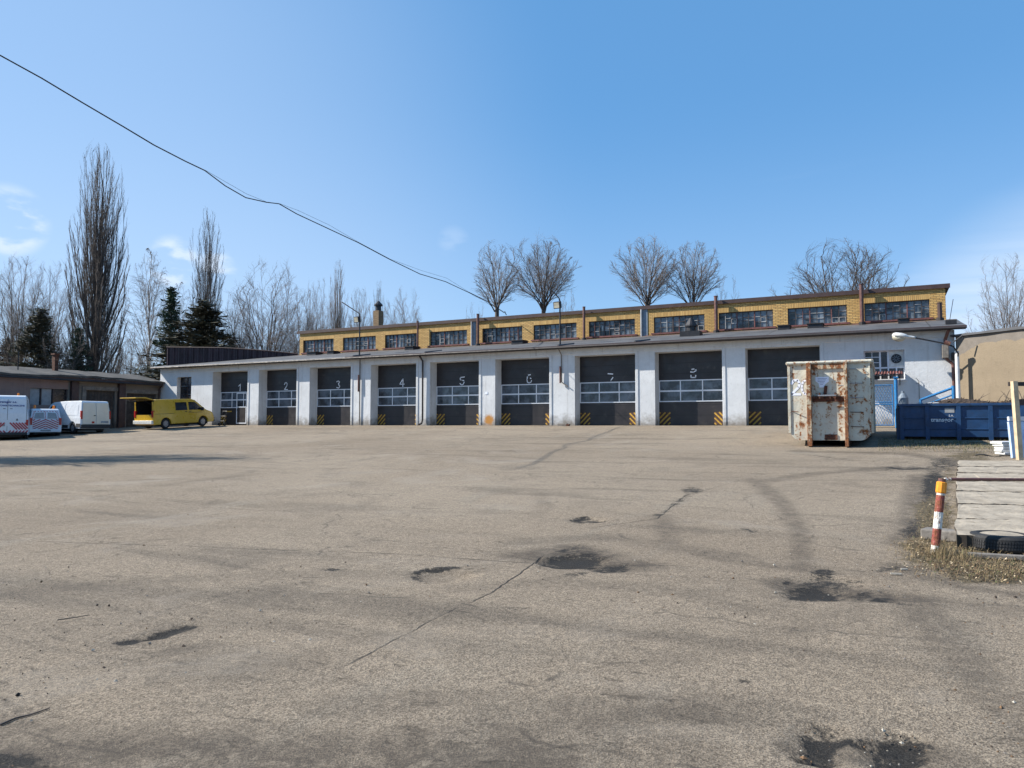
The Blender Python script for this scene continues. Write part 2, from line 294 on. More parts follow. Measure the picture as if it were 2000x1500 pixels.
P5 = on_y(955, 820, 0)
M = dict(
    ground=m_ground(), shedroof=m_roof(False),
    white=m_stucco('white_render', (.67, .685, .70), (.20, .175, .145), spots=((tuple(P5), .42, (.46, .22, .06)),)),
    tan=None,
    brick=m_brick('ochre_brick'), chimbrick=m_brick('weathered_brick', False, (.30, .20, .10), (.20, .12, .06), (.10, .08, .06)), brickv=m_brick('ochre_brick_soldier', True, (.66, .42, .15), (.47, .27, .085)),
    roof=m_roof(),
    gutter=plain('dark_gutter', (.035, .028, .028), .6, .2), trim=plain('brown_trim', (.055, .03, .028), .6),
    door=plain('charcoal_door', (.022, .019, .021), .42, 0, .34, .8, .12, 3, .01, (.045, .040, .036), .35), frame=plain('white_alu', (.66, .69, .74), .4, 0, .08, 3, 0),
    seam=plain('door_seam', (.008, .008, .009), .6, 0, .1, 3, 0),
    glass=m_glass('door_glass', (.046, .056, .070), .1), wglass=m_glass('old_glass', (.05, .062, .075), .12, .8),
    darkframe=plain('dark_steel_frame', (.05, .035, .035), .6), lightframe=plain('pale_steel_frame', (.42, .42, .42), .6),
    red=plain('red_sill', (.15, .055, .05), .7, 0, .4, 5),
    number=plain('number_white', (.80, .84, .90), .6, 0, .1, 4, 0),
    board=plain('board_brown', (.07, .035, .022), .7), yel=plain('hazard_yellow', (.55, .32, .04), .6, 0, .4, 9, 0, dirt=(.10, .06, .03), dirt_amt=.4),
    rust=m_rusty('rusty_pipe', (.13, .055, .045), .35, (.13, .05, .03), (.05, .025, .02)), steel=plain('dark_steel', (.03, .03, .034), .5, .4),
    grey=plain('grey_sheet', (.16, .20, .25), .5, 0), corr=m_corr('brown_sheet', (.040, .020, .026)),
    slab=plain('pale_concrete', (.32, .275, .215), .9, 0, .28, 2.2, .6, 18, .02, (.14, .115, .085), .5), edge=plain('edge_shade', (.05, .04, .03), .9),  # dark slab sides: shade of the gaps put into the colour
    concrete=plain('concrete', (.36, .33, .28), .9, 0, .28, 2.2, .6, 18, .02, (.16, .14, .11), .5),
    oldconc=plain('old_concrete', (.20, .18, .16), .9, 0, .3, 2, .6, 12, .02, (.09, .08, .07), .6),
    cream=m_rusty('cream_rusty_paint', (.58, .56, .47), .57), railrust=m_rusty('rusty_rail', (.50, .42, .30), .85, (.26, .10, .035), (.10, .04, .02)),
    darkrust=m_rusty('dark_rust', (.14, .05, .03), 1.0, (.12, .04, .02), (.03, .015, .012)),
    blue=plain('blue_container_paint', (.007, .042, .120), .5, 0, .25, 2.5, .2, 6, .01, (.006, .020, .050), .35),
    bluerail=plain('light_blue_paint', (.02, .17, .40), .45, 0, .3, 8, .1, 30, .002, (.30, .34, .36), .1),
    tyre=plain('tyre_rubber', (.018, .018, .019), .8, 0, .3, 9, .4, 60), rim=plain('wheel_steel', (.30, .31, .33), .4, .6, .2, 9, 0),
    vanwhite=plain('van_white', (.66, .69, .73), .3, 0, .06, 1.5, 0, coat=.5), cream_door=plain('van_cream_door', (.80, .69, .54), .4, 0, .08, 1.5, 0),
    vanyel=plain('van_yellow', (.56, .34, .022), .32, 0, .08, 1.2, 0, coat=.6), vglass=m_glass('car_glass', (.015, .02, .026), .04, .3),
    plastic=plain('black_plastic', (.025, .025, .027), .6, 0, .2, 6, 0), tail=plain('red_lens', (.40, .02, .015), .2, 0, .2, 12, 0),
    orange=plain('orange_lens', (.70, .19, .01), .3, 0, .1, 12, 0), chev=plain('chevron_red', (.40, .035, .05), .5, 0, .1, 5, 0),
    navy=plain('navy_letter', (.02, .05, .22), .5, 0, .1, 5, 0),
    bark=plain('bark', (.090, .072, .061), .9, 0, .35, 5, .4, 20, .02), twig=plain('twig', (.205, .172, .152), .9, 0, .3, 4, 0),
    twigdark=plain('twig_dark', (.100, .082, .072), .9, 0, .3, 4, 0), birch=plain('birch_bark', (.36, .33, .30), .8, 0, .35, 4, 0),
    twigtan=plain('twig_tan', (.20, .155, .125), .9, 0, .3, 4, 0),
    needle=plain('needles', (.046, .076, .045), .8, 0, .6, 1.2, 0), needle2=plain('needles_brown', (.072, .070, .045), .8, 0, .6, 1.2, 0),
    soil=plain('soil', (.045, .030, .022), .95, 0, .5, 9, .9, 16, .04), grass=plain('dry_grass', (.25, .185, .10), .9, 0, .5, 9, 0),
    ggrass=plain('green_grass', (.085, .095, .035), .9, 0, .5, 9, 0), leaf=plain('dead_leaves', (.13, .075, .038), .9, 0, .7, 14, 0),
    wood=plain('pale_timber', (.52, .41, .27), .8, 0, .25, 4, .3, 20), paper=plain('paper', (.75, .79, .90), .7, 0, .06, 5, 0),
    pink=m_stucco('faded_pink_render', (.27, .19, .165), (.10, .09, .08), base_h=.3), greyren=m_stucco('grey_render', (.21, .185, .16), (.09, .08, .07), base_h=.5),
    darkopen=plain('dark_opening', (.012, .012, .014), .9), doorwood=plain('old_timber_door', (.06, .05, .045), .9, 0, .4, 3),
    lampwhite=plain('lamp_housing', (.62, .62, .60), .45, 0, .2, 8, 0), lens=m_glass('lamp_lens', (.30, .28, .22), .15, .3),
    bolred=m_rusty('bollard_red', (.27, .03, .035), .72, (.30, .10, .05), (.07, .02, .015), 6), bolwhite=m_rusty('bollard_white', (.74, .70, .64), .55, (.26, .09, .04), (.10, .03, .02), 6), bolyel=plain('bollard_yellow', (.75, .27, .015), .5, 0, .15, 20),
    cable=plain('cable_black', (.012, .012, .014), .6, 0, .1, 5, 0), window_dark=m_glass('dark_window', (.018, .018, .022), .15, .5),
    curtain=plain('pale_panel', (.30, .31, .32), .7, 0, .2, 3, 0), bluepanel=plain('pale_blue_panel', (.45, .58, .78), .5),
)
def m_tan():
    m = m_stucco('tan_render', (.255, .205, .145), (.18, .14, .10), base_h=.2); N, L = m.node_tree.nodes, m.node_tree.links; B = N['Principled BSDF']
    src = B.inputs['Base Color'].links[0].from_socket
    v = ocoord(N, L); s = N.new('ShaderNodeSeparateXYZ'); L.new(v, s.inputs[0])
    e = mth(N, L, 'ADD', s.outputs[2], mth(N, L, 'MULTIPLY', mth(N, L, 'SUBTRACT', noise(N, L, v, 1.6, 5, .6), .5), .35))
    corner = mth(N, L, 'MULTIPLY', ramp(N, L, s.outputs[0], 1.2, 0.0), .5)
    e = mth(N, L, 'ADD', e, corner)
    band = ramp(N, L, e, 3.58, 3.62)
    L.new(mix(N, L, band, src, mix(N, L, noise(N, L, v, 3, 6), (.12, .105, .09), (.24, .215, .19))), B.inputs['Base Color'])
    return m
M['tan'] = m_tan()

# ------------------------------------------------------------------ mesh helpers
class MB:
    def __init__(s): s.v = []; s.f = []; s.m = []; s.mats = []
    def mi(s, m):
        if m not in s.mats: s.mats.append(m)
        return s.mats.index(m)
    def face(s, pts, m):
        b = len(s.v); s.v += [tuple(p) for p in pts]; s.f.append(tuple(range(b, b+len(pts)))); s.m.append(s.mi(m)); return s
    def add(s, verts, faces, m):
        b = len(s.v); s.v += [tuple(p) for p in verts]; k = s.mi(m)
        for f in faces: s.f.append(tuple(b+i for i in f)); s.m.append(k)
        return s
    def box(s, a, b, m):
        (x0, x1), (y0, y1), (z0, z1) = [(min(a[i], b[i]), max(a[i], b[i])) for i in range(3)]
        return s.add([(x0,y0,z0),(x1,y0,z0),(x1,y1,z0),(x0,y1,z0),(x0,y0,z1),(x1,y0,z1),(x1,y1,z1),(x0,y1,z1)],
              [(3,2,1,0),(4,5,6,7),(0,1,5,4),(1,2,6,5),(2,3,7,6),(3,0,4,7)], m)
    def obox(s, c, ax, ay, az, m):   # oriented box by centre and half axes
        c, ax, ay, az = map(Vector, (c, ax, ay, az)); pts = []
        for k in (-1, 1):
            for (i, j) in ((-1,-1),(1,-1),(1,1),(-1,1)): pts.append(c+ax*i+ay*j+az*k)
        return s.add(pts, [(3,2,1,0),(4,5,6,7),(0,1,5,4),(1,2,6,5),(2,3,7,6),(3,0,4,7)], m)
    def tube(s, pts, r, m, n=8, cap=True):
        pts = [Vector(p) for p in pts]; rs = r if isinstance(r, (list, tuple)) else [r]*len(pts); b = len(s.v); k = s.mi(m)
        ref = Vector((0, 0, 1)) if abs((pts[-1]-pts[0]).normalized().z) < .9 else Vector((1, 0, 0))
        for i, p in enumerate(pts):
            t = (pts[min(i+1, len(pts)-1)]-pts[max(i-1, 0)]).normalized(); a = t.cross(ref).normalized(); c = a.cross(t)
            for j in range(n):
                q = 2*math.pi*j/n; s.v.append(tuple(p+a*rs[i]*math.cos(q)+c*rs[i]*math.sin(q)))
        for i in range(len(pts)-1):
            for j in range(n):
                j2 = (j+1) % n; s.f.append((b+i*n+j, b+i*n+j2, b+(i+1)*n+j2, b+(i+1)*n+j)); s.m.append(k)
        if cap:
            s.f.append(tuple(b+j for j in reversed(range(n)))); s.m.append(k)
            e = b+(len(pts)-1)*n; s.f.append(tuple(e+j for j in range(n))); s.m.append(k)
        return s
    def prism(s, poly, d, m):       # poly: list of 3d points, d: extrusion vector
        n = len(poly); d = Vector(d); poly = [Vector(p) for p in poly]
        return s.add(poly+[p+d for p in poly], [tuple(reversed(range(n))), tuple(range(n, 2*n))]+[(i, (i+1) % n, n+(i+1) % n, n+i) for i in range(n)], m)
    def build(s, name, parent=None, smooth=False, loc=None, bevel=0, label=None):
        me = bpy.data.meshes.new(name); me.from_pydata(s.v, [], s.f)
        for m in s.mats: me.materials.append(m)
        me.polygons.foreach_set('material_index', s.m)
        if smooth: me.polygons.foreach_set('use_smooth', [True]*len(me.polygons))
        bm = bmesh.new(); bm.from_mesh(me); bmesh.ops.remove_doubles(bm, verts=bm.verts, dist=1e-5); bmesh.ops.recalc_face_normals(bm, faces=bm.faces); bm.to_mesh(me); bm.free()
        me.update(); o = bpy.data.objects.new(name, me); col.objects.link(o)
        if parent is not None: o.parent = parent
        if loc is not None: o.location = loc
        if bevel:
            b = o.modifiers.new('bevel', 'BEVEL'); b.width = bevel; b.segments = 2; b.limit_method = 'ANGLE'; b.angle_limit = R(35)
        if label: o['label'] = label
        return o
def tag(o, label=None, cat=None, group=None, kind=None):
    if label: o['label'] = label
    if cat: o['category'] = cat
    if group: o['group'] = group
    if kind: o['kind'] = kind
    return o
def empty(name, loc=(0, 0, 0), rz=0, label=None, cat=None, group=None):
    o = bpy.data.objects.new(name, None); col.objects.link(o); o.location = loc; o.rotation_euler = (0, 0, rz); o.empty_display_size = .3
    return tag(o, label, cat, group)
KIDS = {}
def copy_tree(o, parent=None):
    c = o.copy(); col.objects.link(c)
    if parent is not None: c.parent = parent
    for k in [x for x in list(bpy.data.objects) if x.parent == o]: copy_tree(k, c)
    return c
def text_mesh(s, size, m, name, parent, mat4, depth=.003, shear=0, bold=0.0):
    cu = bpy.data.curves.new('t', 'FONT'); cu.body = s; cu.size = size; cu.extrude = depth; cu.align_x = 'CENTER'; cu.align_y = 'CENTER'; cu.shear = shear; cu.offset = bold; cu.resolution_u = 3
    to = bpy.data.objects.new('t', cu); col.objects.link(to)
    dg = bpy.context.evaluated_depsgraph_get(); me = bpy.data.meshes.new_from_object(to.evaluated_get(dg))
    bpy.data.objects.remove(to); bpy.data.curves.remove(cu)
    me.name = name; me.transform(mat4); me.materials.clear(); me.materials.append(m)
    o = bpy.data.objects.new(name, me); col.objects.link(o); o.parent = parent; return o
def frame4(origin, xa, up):          # text plane: x axis, up axis
    xa = Vector(xa).normalized(); up = Vector(up).normalized(); n = xa.cross(up)
    m = Matrix((xa, up, n)).transposed().to_4x4(); m.translation = origin; return m
def pwall(mb, x0, x1, z0, z1, y0, y1, holes, m, mfun=None):
    """solid wall in the xz plane with rectangular holes (reveals included)"""
    xs = sorted(set([x0, x1]+[h[0] for h in holes]+[h[1] for h in holes])); zs = sorted(set([z0, z1]+[h[2] for h in holes]+[h[3] for h in holes]))
    xs = [x for x in xs if x0 <= x <= x1]; zs = [z for z in zs if z0 <= z <= z1]
    def solid(i, j):
        if i < 0 or j < 0 or i >= len(xs)-1 or j >= len(zs)-1: return False
        cx, cz = (xs[i]+xs[i+1])/2, (zs[j]+zs[j+1])/2
        return not any(h[0] < cx < h[1] and h[2] < cz < h[3] for h in holes)
    for i in range(len(xs)-1):
        for j in range(len(zs)-1):
            if not solid(i, j): continue
            a, b, c, d = xs[i], xs[i+1], zs[j], zs[j+1]; mm = mfun((a+b)/2, (c+d)/2) if mfun else m
            mb.face([(a,y0,c),(b,y0,c),(b,y0,d),(a,y0,d)], mm); mb.face([(b,y1,c),(a,y1,c),(a,y1,d),(b,y1,d)], mm)
            if not solid(i-1, j): mb.face([(a,y1,c),(a,y0,c),(a,y0,d),(a,y1,d)], mm)
            if not solid(i+1, j): mb.face([(b,y0,c),(b,y1,c),(b,y1,d),(b,y0,d)], mm)
            if not solid(i, j-1): mb.face([(a,y1,c),(b,y1,c),(b,y0,c),(a,y0,c)], mm)
            if not solid(i, j+1): mb.face([(a,y0,d),(b,y0,d),(b,y1,d),(a,y1,d)], mm)

# ------------------------------------------------------------------ ground
def build_ground():
    xs = np.concatenate([[-900, -400, -200, -120, -80, -60, -50], np.arange(-44, 6, .5), np.arange(6, 27, .09), np.arange(27, 45, .6), [48, 55, 70, 100, 200, 400, 900]])
    ys = np.concatenate([[-500, -200, -100, -70, -55, -48, -43], np.arange(-40, -24, .09), np.arange(-24, 0, .25), [0, .5, 3, 8, 20, 60, 150, 400, 900]])
    X, Y = np.meshgrid(xs, ys); Z = np.vectorize(gz)(X, Y)
    near = np.clip((-Y-.8)/3, 0, 1)
    Z = Z + near*(.020*np.sin(X*.55+1.3*np.sin(Y*.31))*np.sin(Y*.42+.7) + .006*np.sin(X*1.9+Y*.7)*np.sin(Y*1.6-X*.5))
    stain = np.zeros_like(X); weed = np.zeros_like(X); soft = np.zeros_like(X)
    def blob(px, py, rx, ry, amt, depth=0, tgt=stain, rot=None):
        c = on_ground(px, py); e = on_ground(px+rx, py); q = on_ground(px, py+ry)
        a = Vector((e.x-c.x, e.y-c.y)); b = Vector((q.x-c.x, q.y-c.y)); det = a.x*b.y-a.y*b.x
        dx, dy = X-c.x, Y-c.y; u = (dx*b.y-dy*b.x)/det; v = (a.x*dy-a.y*dx)/det; r = np.sqrt(u*u+v*v)
        k = np.clip(1.55-r, 0, 1)*amt; np.maximum(tgt, k, out=tgt)
        if depth: Z[...] -= depth*np.clip(1.12-r, 0, .20)/.20
    def stroke(pts, wpx, amt, tgt, depth=0):
        P = [on_ground(*p) for p in pts]
        for (pa, pb), a, b in zip(zip(pts[:-1], pts[1:]), P[:-1], P[1:]):
            wm = (on_ground((pa[0]+pb[0])/2+wpx, (pa[1]+pb[1])/2)-on_ground((pa[0]+pb[0])/2, (pa[1]+pb[1])/2)).length
            dx, dy = b.x-a.x, b.y-a.y; l2 = dx*dx+dy*dy; t = np.clip(((X-a.x)*dx+(Y-a.y)*dy)/l2, 0, 1); d = np.hypot(X-a.x-t*dx, Y-a.y-t*dy)
            k = np.clip(1.25-d/wm, 0, 1); np.maximum(tgt, np.minimum(k*1.4, 1)*amt, out=tgt)
            if depth: Z[...] -= depth*np.clip(1.1-d/wm, 0, .5)*.7
    for a in ((1120, 1096, 62, 13, 1.0, .05), (1125, 1080, 50, 16, .58), (1120, 1122, 22, 6, .6), (1190, 1110, 45, 9, .85, .02), (1600, 1140, 75, 20, .8, .03), (1590, 1157, 60, 16, .95, .03), (1690, 1165, 80, 10, .66, .02), (1605, 1118, 26, 12, .8),
              (866, 1122, 52, 13, .08, .05), (1145, 1018, 30, 6, .6, .04), (1600, 1460, 34, 45, .9, .04), (1750, 1470, 60, 36, 1.0, .04), (1750, 1432, 16, 26, 1.0),
              (1825, 950, 26, 50, .95), (1800, 1035, 40, 26, .85), (1845, 905, 40, 14, .7), (1770, 915, 60, 6, .6), (1004, 1192, 26, 7, .45), (645, 1112, 32, 4, .60),
              (15, 1492, 90, 22, .9), (1350, 957, 24, 7, .75), (1470, 1038, 36, 5, .5), (1458, 1337, 15, 5, .62), (1205, 985, 50, 7, .4), (1730, 1108, 60, 8, .5)):
        blob(*a)
    for a in (([(245, 1253), (300, 1241), (372, 1221)], 22, 1.0, stain, .06), ([(300, 1236), (360, 1222)], 12, 1.3, stain, .02), ([(290, 1262), (345, 1258)], 8, .62, stain, .02), ([(315, 1291), (372, 1268)], 5, .55, stain), ([(811, 1131), (811, 1122), (824, 1114), (850, 1109), (890, 1108)], 9, .98, stain), ([(880, 1107), (912, 1108), (928, 1114)], 7, .72, stain), ([(812, 1131), (835, 1136), (870, 1137)], 7, .66, stain),
              ([(1115, 1018), (1140, 1012), (1178, 1022)], 9, 1.0, stain), ([(1560, 885), (1660, 898), (1760, 903)], 16, .5, stain), ([(1450, 925), (1520, 925), (1650, 925), (1790, 918)], 7, .5, stain), ([(1285, 1010), (1320, 985), (1350, 965)], 12, .5, stain),
              ([(1230, 1112), (1290, 1117)], 4, .6, stain), ([(1470, 1132), (1540, 1145)], 5, .6, stain), ([(1620, 1170), (1790, 1182), (1820, 1184)], 5, .7, stain), ([(1600, 1452), (1740, 1458)], 7, .7, stain)): stroke(*a)
    for a in (([(1470, 935), (1530, 985), (1565, 1040), (1565, 1110)], 22, .50, soft), ([(1800, 1195), (1880, 1290), (1960, 1380), (2060, 1470)], 60, .42, soft), ([(1290, 1010), (1310, 1060), (1400, 1090), (1560, 1110)], 26, .40, soft),
              ([(0, 970), (200, 960), (360, 945), (560, 915), (720, 895)], 9, .42, soft), ([(0, 978), (200, 968), (360, 953)], 6, .3, soft), ([(-50, 1500), (200, 1490), (500, 1500)], 150, .62, soft), ([(600, 1490), (900, 1450), (1150, 1430)], 110, .45, soft), ([(650, 1385), (850, 1370), (1010, 1385)], 70, .35, soft),
              ([(1000, 1400), (1200, 1380), (1420, 1400)], 70, .36, soft), ([(1000, 1490), (1300, 1480)], 120, .35, soft), ([(60, 1150), (300, 1130), (600, 1120), (860, 1125)], 40, .26, soft), ([(1010, 1060), (1200, 1050), (1420, 1085)], 40, .32, soft), ([(1880, 1180), (2050, 1200)], 60, .3, soft),
              ([(1480, 940), (1600, 925), (1740, 915)], 26, .5, soft), ([(1050, 960), (1065, 985), (1050, 1010)], 16, .2, soft), ([(900, 1150), (1080, 1135), (1300, 1150), (1500, 1200)], 40, .25, soft), ([(500, 1300), (640, 1290)], 60, .22, soft), ([(1680, 1190), (1560, 1230), (1300, 1290)], 50, .22, soft)): stroke(*a)
    for a in (([(1040, 1085), (1120, 1075), (1230, 1105)], 60, .72, soft), ([(1540, 1140), (1620, 1150), (1790, 1172)], 60, .70, soft), ([(1570, 1470), (1840, 1480)], 60, .60, soft), ([(255, 1255), (375, 1222)], 34, .5, soft), ([(300, 1280), (375, 1265)], 26, .45, soft),
              ([(0, 1500), (500, 1510), (1000, 1505)], 190, .70, soft), ([(1800, 930), (1790, 1010), (1760, 1060)], 34, .6, soft), ([(1560, 880), (1760, 885), (1870, 900)], 30, .6, soft), ([(1000, 1440), (1180, 1410), (1350, 1400)], 60, .5, soft), ([(1090, 1375), (1120, 1400), (1100, 1420)], 30, .4, soft),
              ([(800, 1125), (930, 1110)], 40, .3, soft), ([(1740, 1100), (1850, 1140), (2050, 1170)], 26, .55, soft), ([(-50, 1420), (100, 1440), (250, 1460)], 60, .45, soft)): stroke(*a)
    blob(2000, 970, 125, 85, 1.0, 0, weed)  # dark ground under the slabs paints the shade of their gaps
    for a in ((1860, 1075, 110, 34, .8), (1960, 1110, 110, 30, .8), (1822, 1005, 42, 62, .72), (1795, 1065, 50, 20, .66), (1850, 940, 25, 30, .55), (1900, 892, 60, 10, .65), (1850, 868, 130, 12, .5)):
        blob(*a, tgt=weed)
    far = ((X > 26) | (X < -32) | (Y > 1)); weed[far] = .9
    n = X.size; me = bpy.data.meshes.new('ground'); V = np.stack([X, Y, Z], -1).reshape(-1, 3)
    ny, nx = X.shape; idx = np.arange(n).reshape(ny, nx)
    Fq = np.stack([idx[:-1, :-1], idx[:-1, 1:], idx[1:, 1:], idx[1:, :-1]], -1).reshape(-1, 4)
    me.vertices.add(n); me.vertices.foreach_set('co', V.ravel()); me.loops.add(Fq.size); me.loops.foreach_set('vertex_index', Fq.ravel())
    me.polygons.add(len(Fq)); me.polygons.foreach_set('loop_start', np.arange(0, Fq.size, 4)); me.polygons.foreach_set('use_smooth', [True]*len(Fq)); me.update(calc_edges=True)
    cracks = ([(0, 1055), (400, 1068), (760, 1082), (1050, 1100), (1290, 1105)], [(1045, 1098), (960, 1160), (830, 1222), (740, 1270)], [(1180, 1030), (1285, 1016), (1340, 968), (1440, 938)], [(1440, 931), (1600, 926), (1800, 915)])
    for i, c in enumerate(cracks):
        pts = [on_ground(*p) for p in c]; best = np.full(X.shape, 1e9); sd_ = np.full(X.shape, 9.0); rc = np.zeros(X.shape)
        for a, b in zip(pts[:-1], pts[1:]):
            dx, dy = b.x-a.x, b.y-a.y; ln = math.hypot(dx, dy); dx /= ln; dy /= ln
            t = (X-a.x)*dx+(Y-a.y)*dy; s_ = -(X-a.x)*dy+(Y-a.y)*dx; tc = np.clip(t, 0, ln); d = np.hypot(X-a.x-tc*dx, Y-a.y-tc*dy)
            k = d < best; best = np.where(k, d, best); sd_ = np.where(k, s_, sd_); rc = np.where(k, np.clip(1.6-np.abs(t-tc)*3, 0, 1), rc)
        rc = rc*np.clip(1.6-best/.35, 0, 1)
        for nm, arr in (('sd%d' % i, sd_), ('rc%d' % i, rc)):
            at = me.attributes.new(nm, 'FLOAT', 'POINT'); at.data.foreach_set('value', arr.ravel().astype(np.float32))
    for nm, arr in (('stain', stain), ('weed', weed), ('soft', soft)):
        at = me.attributes.new(nm, 'FLOAT', 'POINT'); at.data.foreach_set('value', arr.ravel().astype(np.float32))
    me.materials.append(M['ground']); o = bpy.data.objects.new('ground', me); col.objects.link(o); tag(o, kind='structure')
build_ground()

# ------------------------------------------------------------------ main garage building
XL, XR = -30.35, 22.4
YU = 4.6                                   # plane of the set-back upper storey
def roof_z(y): return 4.46 + (y+.5)*.182   # top of the lean-to roof
bld = empty('garage_building', (0, 0, 0), 0, 'long white garage hall with nine dark doors and a set-back ochre brick upper storey', 'garage building')
doors = [(413.5, 482, 725), (504, 578, 721), (603.5, 684, 718), (723, 812, 713), (839, 935, 707), (967, 1073, 701), (1123, 1241.5, 693), (1280, 1412, 684), (1457.6, 1604, 675)]
DH = 3.92; REV = .82
DO = [(on_y(a, 829, 0).x, on_y(b, 829, 0).x) for a, b, _ in doors]
wl = on_y(346, 737, 0); wl2 = on_y(374, 737, 0); LWIN = (wl.x, wl2.x, 1.05, wl.z)
ra, rb = on_y(1687, 686, 0), on_y(1768, 741, 0); RWIN = (ra.x, rb.x, rb.z, ra.z)
mb = MB()
holes = [(a, b, -1, DH) for a, b in DO]+[LWIN, RWIN]
pwall(mb, XL, XR, -.6, 4.34, 0, REV+.02, holes, M['white'])
mb.box((XL, REV+.02, -.6), (XL+.35, YU+11, 4.5), M['white']); mb.box((XR-.35, REV+.02, -.6), (XR, YU+11, 4.5), M['white'])
mb.build('wall', bld)
mb = MB()   # shallow beam below the eave
mb.box((XL+.02, -.05, 4.02), (XR-.02, 0.03, 4.335), M['white'])
for a, b in DO: mb.box((b+.02, -.035, 0), (b+.17, .02, 4.02), M['white'])
mb.build('eave_beam', bld, bevel=.01)
# roof
mb = MB()
xs = np.linspace(XL-.45, XR+.45, 60); rnd = random.Random(3)
prev = None
for x in xs:
    j = rnd.uniform(-.02, .02)
    cur = [(x, -.50, roof_z(-.5)+j), (x, 1.8, roof_z(1.8)+rnd.uniform(-.015, .015)), (x, YU+.1, roof_z(YU+.1)), (x, YU+.1, roof_z(YU+.1)-.14), (x, -.50, roof_z(-.5)-.13+j)]
    if prev:
        for k in range(5): mb.face([prev[k], cur[k], cur[(k+1) % 5], prev[(k+1) % 5]], M['roof'])
    else: mb.face(cur, M['roof'])
    prev = cur
mb.face(prev[::-1], M['roof'])
rf = mb.build('roof', bld, smooth=False)
mb = MB()   # flat roof behind, left part
mb.box((XL-.1, YU+.1, 5.15), (-20.7, YU+11, 5.30), M['roof']); mb.build('rear_roof', bld)
mb = MB(); mb.tube([(XL-.4, -.57, 4.36), (XR+.4, -.57, 4.36)], .075, M['gutter'], 8); mb.build('gutter', bld)
mb = MB(); mb.box((XL-.44, -.525, 4.40), (-12, -.503, 4.475), M['lightframe']); mb.box((-11.99, -.525, 4.40), (XR+.44, -.503, 4.475), M['trim']); mb.build('drip_edge', bld)
# seam ribs of roofing felt
for px, py in ((690, 690), (830, 684), (1090, 665), (1240, 660)):
    q = on_y(px, py, -.45); mb = MB()
    mb.tube([(q.x, -.5, roof_z(-.5)+.03), (q.x+.5, .7, roof_z(.7)+.03)], [.07, .04], M['roof'], 6)
    mb.build('roof_flashing', bld)

def digit_strokes(n):
    return {1: [[(.15,.72),(.62,1),(.52,0)]], 2: [[(.12,.74),(.3,.97),(.65,1),(.82,.78),(.7,.5),(.12,.02),(.92,.02)]],
            3: [[(.12,.88),(.45,1),(.78,.86),(.5,.6)], [(.55,.5),(.84,.28),(.6,.02),(.12,.1)]], 4: [[(.68,0),(.72,1),(.04,.30),(.95,.30)]],
            5: [[(.95,.97),(.3,.93)], [(.18,.85),(.16,.66),(.34,.60)], [(.62,.56),(.86,.52)], [(.92,.34),(.72,.04),(.35,.0),(.12,.18)]],
            6: [[(.72,.98),(.36,.94)], [(.2,.74),(.12,.40),(.2,.1),(.5,0),(.86,.12),(.9,.3)], [(.82,.52),(.7,.58)]],
            7: [[(.05,.80),(.78,.74)], [(.80,.36),(.45,.0),(.52,.0)]],
            8: [[(.12,.70),(.5,.66),(.9,.82),(.86,.92)], [(.16,.34),(.16,.1),(.8,.1),(.84,.32)], [(.3,.98),(.6,1.0)]]}.get(n, [])
